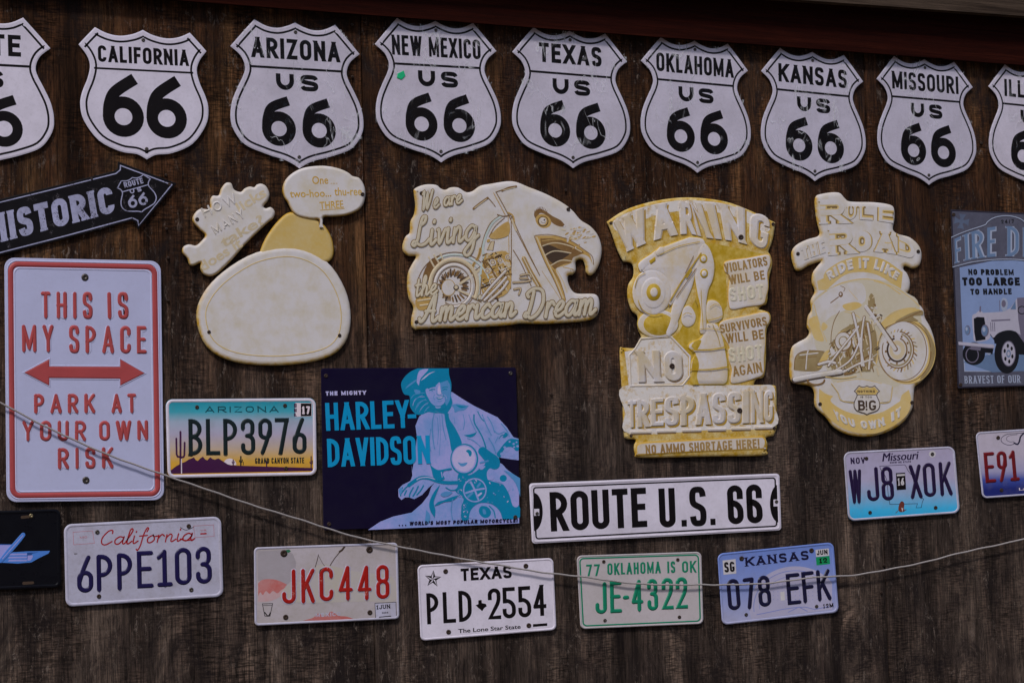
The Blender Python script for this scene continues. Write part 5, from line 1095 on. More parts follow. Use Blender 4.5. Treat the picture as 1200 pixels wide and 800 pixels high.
for k in range(46):
    a = R(-190 + k * 7.4); 
    if 22 < (math.degrees(a) % 360) < 100 and k % 2: continue
    r0, r1 = 42 + (k % 3) * 4, 62 + (k * 7 % 5) * 2.4; EL([(wc[0] - 6 + r0 * math.cos(a), wc[1] + r0 * 1.08 * math.sin(a)), (wc[0] - 2 + r1 * math.cos(a), wc[1] + r1 * 1.1 * math.sin(a))], 1.25 if k % 2 else 1.9, 2 if k % 3 else 3)
EF(ellipse(262, 548, 30, 36, 20), 4); EL(ellipse(262, 548, 32, 38, 20) + [(294, 548)], .8, 1); EF(ellipse(298, 548, 13, 13, 12), 3); EF(ellipse(298, 546, 8, 8, 12), 0)
AR(292, 560, 180, 178, .9, 2, -168, -18); AR(292, 560, 168, 166, 2.2, 5, -120, -20, .4); AR(300, 560, 140, 146, 1.2, 5, -70, 8)
for p, w, mt in (([(318, 528), (380, 486), (448, 430)], 3, 0), ([(310, 560), (370, 586), (420, 606)], 2.4, 0), ([(318, 520), (446, 422)], .8, 2), ([(314, 570), (416, 616)], .8, 2), ([(412, 366), (404, 400), (380, 440), (368, 470)], 3.2, 1), ([(412, 366), (404, 400), (380, 440), (368, 470)], 1.0, 2), ([(510, 212), (470, 244), (440, 300), (424, 360), (428, 400)], 2.6, 5), ([(500, 212), (460, 244), (432, 300), (416, 360)], .8, 2), ([(524, 222), (480, 262), (452, 310)], .8, 2),
                 ([(430, 390), (412, 480), (400, 600)], 2.4, 5), ([(438, 392), (420, 480), (410, 590)], .8, 2), ([(356, 450), (384, 500), (396, 560), (394, 600)], 1.0, 2), ([(485, 100), (540, 200), (600, 320), (690, 490)], .9, 2), ([(474, 104), (528, 206)], .8, 1), ([(560, 215), (590, 286), (640, 390), (690, 490)], .8, 2), ([(556, 214), (557, 380), (554, 552)], .9, 2), ([(542, 214), (545, 330), (546, 400)], .7, 1), ([(566, 372), (606, 440), (650, 540)], .9, 2),
                 ([(380, 178), (404, 158), (446, 128)], 2.6, 2), ([(386, 174), (440, 134)], 1.0, 0), ([(446, 126), (462, 142), (482, 168)], .8, 2), ([(514, 94), (546, 80), (580, 74)], 2.2, 2), ([(520, 92), (575, 78)], .9, 0), ([(484, 100), (514, 90)], .8, 2), ([(492, 206), (520, 214), (552, 208)], 1.2, 2), ([(540, 196), (566, 214), (574, 270)], 1.6, 1), ([(560, 230), (580, 280)], 2.2, 0), ([(570, 240), (592, 290)], .8, 2)): EL(p, w, mt)
EL([(616, 412), (650, 480), (690, 545)], 5.4, 1); EL([(616, 412), (650, 480), (688, 543)], 3.4, 2); EL([(614, 408), (648, 476), (684, 540)], 1.8, 0, .4)
EF([(440, 370), (460, 330), (476, 330), (470, 374)], 0, False); EL([(446, 372), (462, 334), (478, 332)], .7, 2); EL([(478, 330), (470, 374)], .7, 2); EF(ellipse(470, 300, 12, 10, 12, -.6), 2); EF(ellipse(512, 270, 14, 11, 12, -.6), 2); EF(ellipse(512, 270, 8, 6, 12, -.6), 0); EF(ellipse(450, 328, 9, 7, 12, -.6), 1); EF([(455, 310), (500, 262), (545, 240), (545, 300), (490, 320)], 1)
rnd = random.Random(21)
EF([(428, 408), (470, 384), (545, 390), (552, 550), (480, 600), (424, 580), (418, 500)], 1)
for k in range(150):
    x, y = rnd.uniform(424, 552), rnd.uniform(388, 602)
    if x - 424 > 128 * (1 - max(0, y - 540) / 130): continue
    a = rnd.choice((-.5, -.5, 1.1, 1.1, rnd.uniform(0, 6.3))); r = rnd.uniform(6, 22); EL([(x - r * math.cos(a), y - r * math.sin(a) * .8), (x + r * math.cos(a), y + r * math.sin(a) * .8)], rnd.uniform(.8, 2.2), rnd.choice((0, 0, 4, 2, 3, 1)))
for c, r in (((540, 405), 12), ((470, 430), 15), ((505, 420), 12), ((445, 470), 14), ((470, 520), 17)): EF(ellipse(*c, r, r, 14), 4, False); EF(ellipse(*c, r * .72, r * .72, 14), 2, False); EF(ellipse(*c, r * .5, r * .5, 14), 0, False)
for p in ([(416, 600), (460, 545), (520, 480), (530, 470)], [(432, 606), (490, 548), (532, 500)], [(452, 612), (510, 560), (540, 520)]): EL(p, 4.2, 2); EL(p, 2.6, 4, .4)
for p in ([(566, 524), (620, 520), (648, 514)], [(570, 556), (600, 552), (592, 580)], [(600, 490), (640, 484), (650, 500)], [(598, 504), (632, 504)]): EL(p, 2.4, 2); EL(p, 1.2, 0)
eg.build('motorcycle', ea)
Q = lambda x, y: E_([(x, y)])[0]
for s, a, b, xh, t in (('We', Q(138, 184), Q(214, 172), 10.4, 2.3), ('are', Q(240, 166), Q(322, 150), 9.2, 2.2), ('Living', Q(92, 356), Q(392, 324), 17, 3.2), ('the', Q(108, 588), Q(204, 576), 11, 2.4), ('American', Q(124, 708), Q(572, 680), 15.6, 3.6), ('Dream', Q(614, 692), Q(945, 670), 17, 3.6)):
    m = MB(SEPIA); script(m, s, a, b, xh, t + 1.7, o + .1, slant=.3); m.build('lettering_outline', ea)
    m = MB(LETT); script(m, s, a, b, xh, t, o + .3, slant=.3, h=.22, b=t * .3); m.build('lettering', ea)
holes(ea, [Q(136, 106), Q(824, 181), Q(112, 709), Q(953, 660)], H0, 2.3)

# --- warning sign
A_ = lambda l: Z(700, 220, 2.5, l); V1 = lambda l: Z(700, 220, 6.667, l); V2 = lambda l: Z(800, 220, 6.667, l); V3 = lambda l: Z(710, 330, 6.667, l); V4 = lambda l: Z(800, 330, 6.667, l); V5 = lambda l: Z(710, 430, 5.714, l)
wo = A_([(27, 100, 1), (80, 66), (150, 43), (230, 30), (300, 30), (380, 42), (450, 68), (521, 102, 1), (514, 150), (500, 188, 1), (508, 200), (512, 225), (504, 260), (500, 300), (496, 338), (480, 346), (474, 356), (490, 360), (505, 368), (508, 390), (498, 410), (494, 440), (494, 500), (488, 552), (466, 560), (458, 577, 1), (514, 578), (524, 590), (525, 640), (525, 700), (516, 726, 1), (494, 732), (498, 748), (496, 768), (482, 784), (300, 787), (128, 790), (110, 778), (107, 755), (112, 738), (84, 734), (77, 715), (72, 600), (65, 478), (78, 469), (112, 468), (128, 440), (118, 412), (117, 376), (100, 360), (88, 322), (90, 285), (105, 258), (102, 224), (75, 216, 1), (58, 182), (40, 130)])
WB = NT('mottled_ochre_patina'); wcl = WB.mix(WB.ramp(WB.noise(48, 7, .78), [(.40, 0.0), (.66, 1.0)]), T(138, 106, 20), T(158, 144, 104)); wcl = WB.mix(WB.ramp(WB.noise(260, 4, .7), [(.52, 0.0), (.75, .35)]), wcl, T(104, 78, 22)); WB.bump(WB.noise(90, 5, .6), .002, .6); WBM = WB.fin(wcl, .6, .3)
GOLD = NT('gold_brown_patina'); gcl = GOLD.mix(GOLD.ramp(GOLD.noise(60, 6, .7), [(.4, 0.0), (.7, 1.0)]), T(130, 104, 16), T(150, 128, 60)); GOLDM = GOLD.fin(gcl, .6, .3)
IV = paint('rubbed_ivory_paint', T(154, 149, 150), .5, .75, T(146, 126, 74), wave=.5)
wn = relief('tall yellowed relief sign reading WARNING NO TRESPASSING with a hand gripping a revolver', wo, 4.5, 5.5, WBM); hw = 6.78
WASH = NT('rubbed_cream_over_ochre'); wc2 = WASH.mix(WASH.ramp(WASH.noise(60, 7, .78), [(.30, 0.0), (.50, 1.0)]), T(138, 108, 28), T(158, 152, 148)); WASH.bump(WASH.noise(90, 5, .6), .002, .5); WASHM = WASH.fin(wc2, .6, .3)
m = MB(WASHM); m.fill(catmull(V5([(112, 130), (500, 118), (980, 122), (1120, 128), (1128, 250), (1124, 400), (700, 420), (160, 446), (128, 300)]), True), hw + .05); m.build('worn_patch', wn)
m = MB(WASHM); m.fill(catmull(A_([(48, 96), (130, 58), (230, 38), (300, 38), (390, 52), (500, 98), (490, 130), (400, 84), (280, 66), (160, 84), (70, 130)]), True), hw + .05); m.build('worn_patch', wn)
m = MB(WASHM); m.fill(A_([(130, 446), (214, 440), (266, 496), (266, 552), (246, 574), (92, 576), (80, 480), (112, 474)]), hw + .06); m.build('worn_patch', wn)
WE = (V1([(205, 512), (440, 412), (690, 360)]) + V2([(190, 390), (420, 420), (655, 492)]), V1([(128, 268), (380, 152), (680, 106)]) + V2([(100, 118), (400, 138), (690, 236)])); TE_ = (V5([(150, 404), (640, 385), (1118, 368)]), V5([(145, 224), (640, 178), (1118, 150)]))
sh_ = lambda e, dx, dy: tuple([(x + dx, y + dy) for x, y in l] for l in e)
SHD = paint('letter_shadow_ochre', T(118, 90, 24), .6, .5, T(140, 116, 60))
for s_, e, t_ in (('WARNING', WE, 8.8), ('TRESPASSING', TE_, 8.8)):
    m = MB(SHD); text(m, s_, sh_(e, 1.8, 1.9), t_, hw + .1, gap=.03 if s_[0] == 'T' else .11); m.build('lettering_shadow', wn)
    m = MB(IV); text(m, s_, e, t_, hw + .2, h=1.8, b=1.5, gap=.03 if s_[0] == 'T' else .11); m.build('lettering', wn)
m = MB(IV, GOLDM, BROWN); g_o = hw
def WF(pts, mat=0, h=1.6, sm=True, b=1.2):
    global g_o; g_o += .06; P = catmull(pts, True, 4) if sm else pts; m.soft(P, hw - .3, g_o + h - hw + .3, max(b * 3, 1.2) if mat == 0 else .8, mat=mat, side=mat if mat else 1) if h else m.fill(P, g_o, mat=mat)
# dark ground behind the gun, the fist, then the gun
WF(A_([(322, 160, 1), (400, 175), (490, 195), (375, 215), (380, 345), (356, 388), (372, 452), (386, 576, 1), (272, 578, 1), (272, 500), (216, 436), (236, 430), (290, 320)]), 1, 0, False)
WF(A_([(250, 352), (272, 344), (290, 372), (284, 400), (262, 410), (244, 392)]), 0, 1.4)
WF(A_([(320, 332), (345, 326), (366, 346), (370, 380), (352, 398), (326, 398), (314, 372)]), 0, 2.4, b=1.8)
WF(A_([(318, 394), (352, 396), (368, 430), (378, 470), (386, 530), (384, 566), (372, 579, 1), (276, 579, 1), (270, 540), (272, 510), (284, 488), (264, 470), (270, 452), (298, 440), (310, 420)]), 0, 2.6, b=2.2)
m.fill(catmull(A_([(280, 576, 1), (276, 540), (280, 505), (290, 492), (298, 520), (292, 550), (298, 576, 1)]), True), g_o + 2.62, mat=1); m.fill(catmull(A_([(276, 464), (286, 450), (304, 446), (300, 462), (290, 474)]), True), g_o + 2.64, mat=1)
WF(A_([(150, 200, 1), (176, 178), (270, 142, 1), (310, 148), (318, 176), (296, 220), (262, 280), (230, 332), (208, 350), (212, 300), (196, 262), (160, 246), (128, 252)]), 0, 2.6)
WF(A_([(290, 184), (310, 158), (332, 176), (346, 222), (342, 268), (328, 302), (322, 350), (322, 424), (297, 424), (300, 360), (290, 310), (282, 250)]), 0, 3.2, b=1.8)
WF(A_([(262, 240, 1), (288, 196), (294, 226), (280, 290), (252, 356), (230, 412), (212, 438), (196, 426), (208, 390), (222, 330)]), 0, 2.2)
WF(A_(ellipse(178, 398, 62, 44, 26)), 0, 1.6, False); WF(A_(ellipse(180, 400, 46, 34, 24)), 1, 1.8, False, .5)
WF(A_(ellipse(160, 306, 60, 70, 28)), 0, 2.6, False); WF(A_(ellipse(164, 308, 40, 50, 26)), 0, 3.6, False); WF(A_(ellipse(165, 306, 23, 27, 22)), 1, 3.8, False, .5); WF(A_(ellipse(166, 306, 14, 17, 18)), 0, 4.6, False, .8)
WF(A_([(118, 222), (150, 196), (172, 188), (180, 206), (150, 232), (128, 250)]), 0, 2.4)
for c in ((311, 208), (313, 251)): WF(A_(ellipse(*c, 13, 15, 16)), 1, 3.3, False, .4); WF(A_(ellipse(*c, 9.5, 11, 16)), 0, 3.9, False, .5); WF(A_(ellipse(*c, 3, 4, 10)), 1, 4.0, False, .2)
def WL(pts, w, mt): 
    global g_o; m.ribbon(catmull(pts, n=5) if len(pts) > 2 else pts, w, g_o + 3.8, mat=mt, ends='round'); g_o += .02
WL(A_([(184, 196), (236, 172), (300, 158)]), .8, 1); WF(A_([(166, 190), (182, 172), (196, 172), (198, 192), (176, 204)]), 0, 3.4, False, .6); WF(A_([(150, 214), (170, 200), (172, 214), (156, 226)]), 1, 2.7, False, .3); WL(A_([(214, 330), (250, 270), (304, 192)]), 1.6, 1); WL(A_([(282, 200), (258, 250)]), .8, 2); WL(A_([(276, 240), (262, 262)]), 1.8, 1); WL(A_([(286, 320), (294, 340)]), .8, 1)
for p, w_, mt in (([(232, 320), (262, 276), (290, 236)], .9, 2), ([(304, 300), (306, 350), (310, 410)], .7, 1), ([(322, 388), (344, 384), (366, 376)], .9, 1), ([(276, 474), (330, 474), (378, 466)], 1.5, 1), ([(272, 532), (330, 532), (384, 524)], 1.5, 1), ([(300, 414), (330, 412), (362, 416)], .7, 1), ([(252, 372), (262, 366), (276, 370)], .7, 1), ([(338, 400), (352, 430), (360, 460)], .7, 1), ([(330, 350), (346, 340), (360, 346)], .6, 1), ([(120, 330), (132, 356), (160, 372), (190, 368)], 1.0, 1), ([(110, 290), (120, 262), (140, 250)], .9, 1)): WL(A_(p), w_, mt)
m.build('revolver_and_hand', wn, True)
octo = V3([(290, 428), (420, 432), (520, 424), (652, 560), (654, 770), (560, 860), (150, 860), (118, 560), (230, 520)]); octo = A_([(128, 442), (216, 436), (271, 494), (271, 552), (250, 578), (98, 580), (94, 490), (112, 470)])
m = MB(IV); m.ribbon(octo, 2.4, hw + .2, h=1.0, b=.8, closed=True); m.build('octagon_edge', wn)
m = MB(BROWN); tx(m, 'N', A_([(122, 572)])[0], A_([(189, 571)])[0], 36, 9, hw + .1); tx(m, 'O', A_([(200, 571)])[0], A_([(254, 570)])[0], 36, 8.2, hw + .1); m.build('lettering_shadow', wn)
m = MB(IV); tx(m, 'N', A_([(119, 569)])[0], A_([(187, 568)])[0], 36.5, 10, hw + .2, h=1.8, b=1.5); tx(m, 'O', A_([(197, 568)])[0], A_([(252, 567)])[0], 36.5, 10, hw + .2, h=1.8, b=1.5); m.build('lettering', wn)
boxes = (A_([(370, 222), (384, 212), (440, 204), (496, 194), (508, 204), (508, 226), (500, 250), (502, 290), (496, 318), (486, 342), (440, 350), (396, 358), (384, 344), (382, 300), (386, 260), (372, 246)]), A_([(356, 400), (372, 386), (430, 374), (488, 362), (505, 372), (505, 392), (494, 412), (494, 450), (490, 500), (488, 545), (460, 560), (420, 572), (394, 574), (388, 560), (392, 530), (382, 500), (386, 470), (370, 440), (358, 420)]))
TAN = paint('tan_lettering_paint', T(108, 82, 44), .6, .6, T(136, 112, 70)); FAINT = paint('faint_lettering_paint', T(154, 146, 126), .55, .5, T(160, 156, 152))
for bx, rows in ((boxes[0], (('VIOLATORS', (375, 249), (500, 227), 10.6, 0), ('WILL BE', (388, 283), (492, 268), 10.8, 0), ('SHOT', (390, 334), (490, 322), 16, 1))), (boxes[1], (('SURVIVORS', (362, 426), (498, 402), 10.2, 0), ('WILL BE', (379, 455), (489, 442), 11.2, 0), ('SHOT', (388, 512), (486, 501), 17, 1), ('AGAIN', (399, 553), (484, 539), 12, 0)))):
    m = MB(IV); m.mats = (IV, OCHRE); m.soft(catmull(bx, True, 4), hw - .2, 2.4, 3, 0, 1); tb = m.build('text_block', wn)
    m = MB(TAN, FAINT)
    for s, a, b, cap, ft in rows: tx(m, s, A_([a])[0], A_([b])[0], cap, 2.0 if not ft else 3.6, hw + 2.3, h=.3 if not ft else .8, b=.2 if not ft else .8, mat=ft, gap=.13)
    m.build('lettering', tb)
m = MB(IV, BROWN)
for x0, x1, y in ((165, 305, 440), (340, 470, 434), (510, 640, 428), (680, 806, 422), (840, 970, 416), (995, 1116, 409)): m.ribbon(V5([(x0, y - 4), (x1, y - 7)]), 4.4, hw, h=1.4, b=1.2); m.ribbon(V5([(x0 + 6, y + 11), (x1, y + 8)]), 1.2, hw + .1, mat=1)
m.build('raised_bar', wn)
m = MB(IV); m.fill(catmull(V5([(200, 535), (215, 512), (270, 500), (560, 485), (1000, 462), (1060, 470), (1074, 500), (1066, 535), (1040, 552), (560, 572), (230, 590), (203, 575)]), True, 4), hw - .2, hw + 1.2, b=1.8, bd=1, side=1); m.mats = (IV, OCHRE); m.build('lower_strip', wn)
words(wn, 'NO AMMO SHORTAGE HERE!', V5([(268, 582)])[0], V5([(1030, 540)])[0], 10.6, 2.0, TAN, hw + 1.4, 'lettering', gap=.15)
holes(wn, A_([(41, 104), (515, 107), (99, 725), (518, 704)]), 5.5, 2.2); holes(wn, A_([(421, 145), (219, 522), (417, 652)]), hw + 1.6, 3.2)

# --- rule the road
C_ = lambda l: Z(910, 215, 2.625, l); D_ = lambda l: Z(920, 220, 6.667, l); X1 = lambda l: Z(915, 320, 8, l); X2 = lambda l: Z(1000, 330, 6.15, l); X3 = lambda l: Z(915, 410, 6.667, l)
rdo = C_([(118, 45), (140, 32), (190, 28), (210, 46), (228, 56), (300, 58), (350, 66), (362, 82), (362, 115), (358, 142), (375, 156), (410, 166), (438, 192), (446, 220), (440, 250), (420, 262), (396, 254), (390, 264), (402, 278), (410, 302), (408, 326), (400, 345), (418, 364), (440, 374), (452, 390), (456, 412), (474, 445), (487, 490), (485, 540), (470, 578), (446, 608), (426, 624), (422, 645), (420, 680), (412, 702), (388, 735), (340, 764), (280, 778), (220, 772), (176, 750), (150, 718), (118, 686), (115, 642), (100, 622), (62, 616), (42, 602), (40, 545), (46, 505), (66, 488), (90, 475), (100, 458), (93, 440), (96, 408), (106, 390), (104, 360), (117, 332), (108, 305), (110, 277), (124, 256), (136, 240), (100, 252), (72, 268), (55, 262), (45, 216), (60, 190), (95, 172), (124, 164), (132, 152), (126, 128), (120, 95)])
rd = relief('ivory relief sign of a touring motorcycle reading RULE THE ROAD RIDE IT LIKE', rdo, 4, 6)
m = MB(OCHREL); m.fill(catmull(D_([(300, 690, 1), (330, 640), (450, 568), (610, 532), (770, 560), (920, 660, 1), (905, 800, 1), (860, 770), (740, 690), (610, 658), (470, 680), (345, 780, 1), (330, 800, 1), (310, 730)]), True, 4), H0 + .06); m.fill(D_([(250, 730), (310, 700), (345, 800), (262, 800)]), H0 + .1); m.build('ribbon_band', rd); m = MB(OCHREL)
m.fill(catmull(X3([(300, 300, 1), (350, 340), (410, 360, 1), (390, 400), (470, 460), (580, 500), (680, 505), (800, 480), (930, 400, 1), (945, 350, 1), (1000, 310, 1), (1020, 400), (990, 500), (900, 580), (780, 640), (680, 655), (560, 640), (440, 585), (340, 490), (300, 400)]), True, 4), H0 + .06); m.build('ribbon_band', rd)
m = MB(CREAM); text(m, 'RIDE IT LIKE', (D_([(348, 722), (480, 652), (610, 628), (740, 650), (868, 724)]), D_([(318, 662), (460, 575), (610, 548), (765, 572), (898, 668)])), 3.2, H0 + .2, h=.8, b=.5, gap=.14)
text(m, 'YOU OWN IT', (X3([(432, 540), (550, 598), (680, 616), (800, 592), (938, 518)]), X3([(408, 462), (530, 530), (670, 552), (790, 528), (938, 440)])), 3.2, H0 + .2, h=.8, b=.5, gap=.14); m.build('lettering', rd)
rows = (('R', ([(278, 284), (480, 280)], [(272, 92), (456, 88)]), 7.6), ('ULE', ([(484, 250), (620, 248), (845, 276)], [(484, 146), (620, 146), (850, 160)]), 4.0), ('THE', ([(146, 566), (320, 505)], [(120, 470), (305, 402)]), 4.6), ('R', ([(350, 530), (545, 515)], [(345, 316), (520, 306)]), 7.8), ('OAD', ([(545, 502), (700, 500), (860, 520), (1020, 560)], [(545, 335), (700, 338), (860, 352), (1000, 430)]), 7.4))
m = MB(OCHREL); mb2 = MB(BROWN)
m3 = MB(CREAM)
for s, (b_, t_), w in rows:
    e = (D_(b_), D_(t_)); text(mb2, s, e, w + 2.4, H0 + .1, serif=.7, gap=.10); text(m, s, e, w + .6, H0 + .25, serif=.72, h=.5, b=.3, gap=.14); text(m3, s, e, w - 1.2, H0 + .85, serif=.8, gap=.2)
mb2.mats = (paint('letter_edge_patina', T(104, 84, 50), .6, .4),); mb2.build('lettering_outline', rd); m.build('lettering', rd); m3.build('lettering_face', rd)
eg = MB(CREAM2, OCHREL, BROWN, UMBER, CREAM, paint('putty_patina', S(136, 120, 88), .6, .5, S(160, 146, 116))); o = H0 + .1
def RF(pts, mat, sm=True, h=0):
    global o; o += .005; P = catmull(pts, True, 4) if sm else pts; eg.fill(P, o, o + h if h else None, mat=mat, b=.6 if h else 0)
def RL(pts, w, mat=2, h=0):
    global o; o += .003; eg.ribbon(catmull(pts, n=5) if len(pts) > 2 else pts, w, o, h=h, b=w * .3 if h else 0, mat=mat, ends='round')
eg.mats = eg.mats + (paint('shaded_ivory_print', T(142, 134, 116), .55, .6, T(150, 144, 136)),); RF(C_([(120, 500), (112, 430), (112, 364), (150, 328), (210, 304), (275, 294), (340, 302), (400, 336), (440, 380), (440, 560), (330, 640), (200, 640), (150, 560)]), 6)
# ring behind, left banner end
RL(D_([(345, 800), (440, 745), (610, 712), (760, 740), (900, 830)]), 1.2, 1); RL(C_([(300, 300), (360, 318), (410, 350), (440, 378)]), 1.0, 1); RL(X1([(300, 290), (340, 240), (430, 165)]), 1.0, 1)
RF(X1([(262, 440), (330, 400), (352, 440), (370, 520), (400, 600), (395, 640), (320, 620), (285, 530)]), 1)
RF(X1([(300, 290), (430, 170), (560, 110), (760, 96), (790, 260), (640, 330), (480, 400), (400, 460), (350, 400)]), 4); RL(X1([(470, 660), (475, 560), (500, 450), (550, 356)]), .9, 2); RL(X1([(310, 290), (345, 420), (380, 520), (430, 640)]), .8, 1)
RL(X1([(468, 278), (540, 224)]), 1.1, 2); RF(X1(ellipse(562, 200, 20, 26, 12)), 2); RF(X1(ellipse(560, 196, 9, 12, 10)), 4); RL(X1([(560, 120), (600, 140), (590, 170)]), .7, 2); RL(X1([(640, 160), (720, 250)]), .6, 1); RF(X1([(560, 540), (690, 470), (720, 500), (660, 545), (600, 560)]), 5); RF(X1([(580, 300), (700, 270), (760, 300), (700, 340), (620, 350)]), 1); RF(X1([(400, 460), (440, 500), (400, 540), (380, 500)]), 1)
for p in ([(620, 300), (690, 285), (740, 300)], [(600, 360), (680, 380), (740, 420)], [(540, 560), (640, 520), (720, 500)], [(500, 640), (540, 580), (620, 540)]): RL(X1(p), .8, 1)
# saddlebag
RF(X3([(104, 140), (118, 60), (160, 20), (240, 5), (330, 15), (350, 40), (330, 120), (280, 165), (120, 160)]), 5); RL(X3([(104, 150), (114, 60), (156, 18), (240, 4), (340, 12)]), 1.0, 2); RL(X3([(196, 150), (205, 40), (214, 8)]), 1.4, 4, .4); RL(X3([(150, 40), (290, 24)]), 1.4, 4, .4); RL(X3([(140, 62), (280, 50)]), .8, 2); RL(X3([(190, 155), (198, 40)]), .6, 2); RF(X3([(285, 130), (340, 20), (390, 0), (370, 60), (330, 120)]), 1)
# front fender and wheel
wcx, wcy = 366, 500
RF(X2(ellipse(388, 506, 205, 232, 36)), 1); RF(X2([(470, 290), (520, 330), (570, 420), (590, 500), (570, 600), (520, 680), (480, 700), (540, 600), (550, 480), (520, 360)]), 5); RL(X2(ellipse(374, 504, 186, 220, 40)), 1.0, 2); RF(X2(ellipse(364, 502, 178, 214, 40)), 4)
eg.ribbon(X2(ellipse(352, 498, 176, 214, 40)), .9, o + .05, closed=True, mat=2)
for k in range(30):
    a = R(12 * k - 100)
    if 150 < (math.degrees(a) % 360) < 215: continue
    RL(X2([(332 + 108 * math.cos(a), 496 + 130 * math.sin(a)), (334 + 126 * math.cos(a + .1), 496 + 152 * math.sin(a + .1))]), 1.6 if k % 2 else 1.0, (2, 5, 1)[k % 3])
RL(X2(arc(322, 490, 112, 132, -80, 200, 30)), 1.4, 2); RF(X2(ellipse(318, 488, 106, 126, 30)), 4); RL(X2(arc(318, 488, 98, 116, -70, 120, 24)), 1.8, 5); RL(X2(arc(316, 490, 70, 84, 20, 250, 24)), 2.2, 3); RL(X2(arc(316, 490, 70, 84, -70, 20, 12)), 1.6, 2); RF(X2(ellipse(316, 492, 56, 68, 24)), 0); RF(X2(ellipse(314, 492, 30, 36, 18)), 4)
for k in range(9):
    a = R(40 * k + 12); RF(X2(ellipse(317 + 84 * math.cos(a), 489 + 100 * math.sin(a), 7, 9, 8)), 2)
RF(X2([(150, 560), (160, 470), (190, 400), (240, 330), (310, 280), (210, 350), (180, 440), (176, 560), (160, 600), (130, 600)]), 1)
RF(X2([(196, 306), (240, 262), (300, 220), (370, 196), (420, 192), (492, 206), (497, 240), (420, 240), (340, 276), (232, 332)]), 1); RF(X2([(300, 290), (400, 232), (492, 206), (498, 240), (430, 250), (470, 285), (380, 285)]), 5); RL(X2([(230, 332), (340, 282), (420, 244), (490, 214)]), 1.0, 2); RL(X2([(200, 300), (280, 225), (380, 192), (450, 190)]), .8, 1)
# fork, handlebar, engine
RL(X2([(96, 186), (180, 300), (305, 486)]), 5.6, 2); RL(X2([(90, 180), (176, 300), (300, 484)]), 4.2, 4, .5); RL(X2([(150, 240), (282, 420)]), .9, 3)
RF(X2([(106, 150), (112, 110), (130, 84), (150, 110), (156, 160), (140, 210), (116, 210)]), 5); 
rnd = random.Random(3)
for k in range(26): 
    x, y = rnd.uniform(100, 210), rnd.uniform(95, 260)
    if x > 160 and y < 180: continue
    a = rnd.uniform(0, 6.3); RL(X2([(x, y), (x + 14 * math.cos(a), y + 14 * math.sin(a))]), rnd.uniform(.6, 1.8), rnd.choice((2, 3, 4, 0)))
RF(C_([(160, 520), (185, 470), (230, 440), (270, 420), (300, 440), (310, 500), (300, 560), (260, 580), (180, 580)]), 5)
for k in range(150):
    x, y = rnd.uniform(165, 312), rnd.uniform(415, 582)
    if y < 480 - (x - 165) * .5: continue
    a = rnd.choice((-.6, -.6, 1.3, 1.3, rnd.uniform(0, 6.3))); r = rnd.uniform(4, 15); RL(C_([(x - r * math.cos(a), y - r * math.sin(a)), (x + r * math.cos(a), y + r * math.sin(a))]), rnd.uniform(.6, 2.0), rnd.choice((0, 4, 4, 2, 3, 5)))
RF(C_(ellipse(206, 486, 27, 30, 20)), 2); RF(C_(ellipse(205, 485, 24, 27, 20)), 4); RF(C_(ellipse(206, 486, 15, 17, 18)), 5); RF(C_(ellipse(205, 485, 11, 13, 18)), 4)
for p, w in (([(236, 400), (252, 470), (268, 560)], 2.6), ([(270, 410), (262, 470), (262, 560)], 2.0), ([(160, 560), (190, 520), (230, 470), (252, 440)], 2.2), ([(180, 575), (230, 540), (262, 470)], 2.0), ([(205, 580), (250, 556), (296, 540)], 2.4), ([(280, 430), (290, 500), (284, 570)], 2.2), ([(130, 556), (160, 548), (180, 552)], 3.0)): RL(C_(p), w + 1.4, 2); RL(C_(p), w, 4, .4)
RL(X3([(110, 236), (250, 206), (470, 172)]), 7.6, 3); RL(X3([(112, 230), (250, 202), (466, 168)]), 5.8, 4, .8); RL(X3([(180, 206), (455, 160)]), .9, 2); RL(X3([(500, 190), (560, 178), (590, 150)]), 2.2, 2); RL(X3(arc(275, 235, 66, 36, 0, 180, 14)), 2.0, 2); RL(X3([(350, 210), (480, 222), (590, 205)]), 1.0, 1)
for x in (495, 530, 565): RF(X3(ellipse(x, 160, 12, 12, 10)), 3); RF(X3(ellipse(x, 158, 6, 6, 10)), 4)
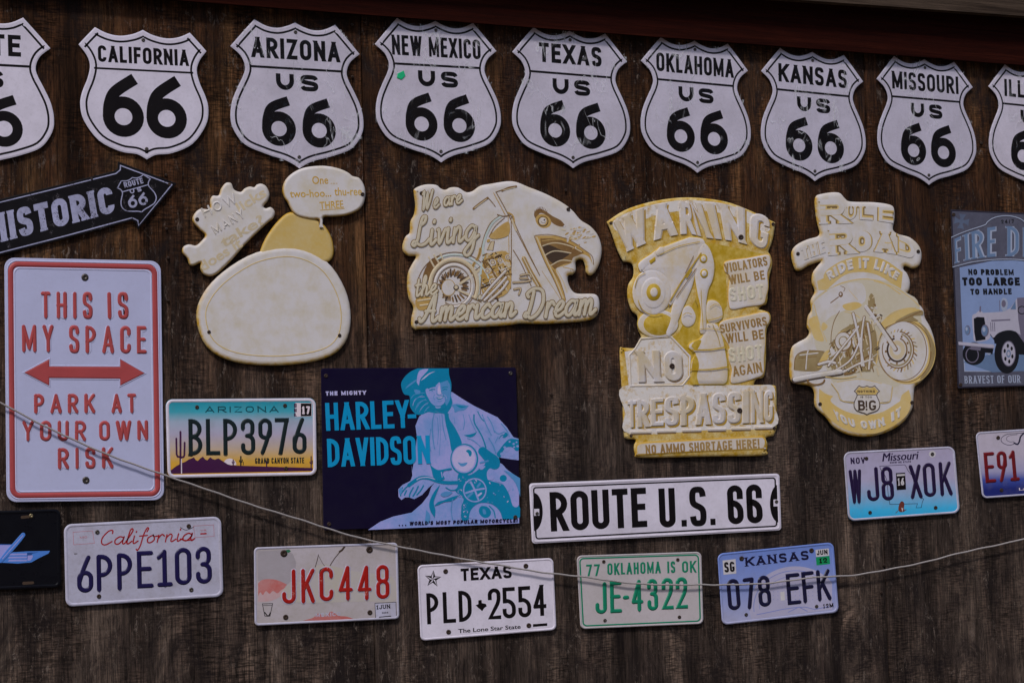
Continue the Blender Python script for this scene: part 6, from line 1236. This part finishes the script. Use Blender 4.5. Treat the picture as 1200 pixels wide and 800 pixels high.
# base plate and shield
RF(X3([(400, 262), (440, 248), (600, 225), (760, 250), (870, 278), (850, 400), (770, 410), (560, 402), (480, 396), (450, 330)]), 4, False); RL(X3([(396, 262), (445, 330), (472, 392), (570, 412)]), 1.0, 1); RL(X3([(770, 412), (852, 400), (872, 290)]), 1.0, 1); RL(X3([(440, 250), (620, 228), (790, 262)]), .7, 1)
eg.build('motorcycle', rd)
sm = lambda x, y: (1015.9 + x * .186, 485.6 - y * .198)
m = MB(CREAM, UMBER, OCHREL); so = [sm(*p) for p in full(HALF_B)]; m.fill(so, o + .1, mat=0); m.fill([sm(-58, 118), sm(58, 118), sm(62, 128), sm(72, 138), sm(49, 164), sm(22, 157), (sm(0, 164)), sm(-22, 157), sm(-49, 164), sm(-72, 138), sm(-62, 128)], o + .16, mat=2); m.ribbon(so, .9, o + .2, closed=True, mat=1); m.ribbon([sm(-62, 117), sm(62, 117)], .7, o + .22, mat=1)
tx(m, 'NOTHING', X3([(600, 332)])[0], X3([(736, 331)])[0], 2.7, .75, o + .25, mat=1, gap=.2); tx(m, 'IS TOO', X3([(622, 374)])[0], X3([(712, 374)])[0], 2.1, .5, o + .25, mat=1, gap=.25)
tx(m, 'B', X3([(606, 472)])[0], X3([(660, 472)])[0], 12, 2.3, o + .25, mat=1, serif=.7); tx(m, '!', X3([(664, 470)])[0], X3([(684, 470)])[0], 11, 1.9, o + .25, mat=1); tx(m, 'G', X3([(690, 472)])[0], X3([(746, 472)])[0], 12, 2.3, o + .25, mat=1); m.build('shield_badge', rd)
holes(rd, C_([(66, 216), (436, 209), (134, 678), (417, 673)]), H0, 2.2)

# ------------------------------------------------------------------ cord hanging across the signs
CORD = NT('pale_cord'); cc = CORD.ramp(CORD.noise(900, 3, .6), [(.3, T(84, 78, 76)), (.7, T(134, 128, 128))]); CORD.bump(CORD.noise(1400, 2, .5), .0008, .8); CM = CORD.fin(cc, .8, .2)
cp_ = [(-300, 352), (-140, 410), (-40, 456), (0, 471.5), (58, 502), (133, 535), (194, 556.6), (250, 576), (310, 596), (360, 611), (386, 619.5), (420, 629.8), (467, 639.8), (517.5, 650), (577.7, 660.5), (622, 668.2), (660, 673), (688, 676.2), (731, 681.8), (773, 684.8), (821.5, 684.4), (841, 685), (886.7, 683.8), (920.7, 680.3), (957.5, 676), (1000, 673.5), (1040, 667.2), (1080, 659), (1120, 649), (1160, 640), (1200, 631), (1330, 598), (1500, 548)]
m = MB(CM); m.tube([W(x, y + .25 * math.sin(x * .19) + .2 * math.sin(x * .071), 12) for x, y in catmull(cp_, n=8)], .0018, 8)
co = m.build('cord', None, True); co['label'] = 'thin pale cord sagging across the lower signs'; co['category'] = 'cord'
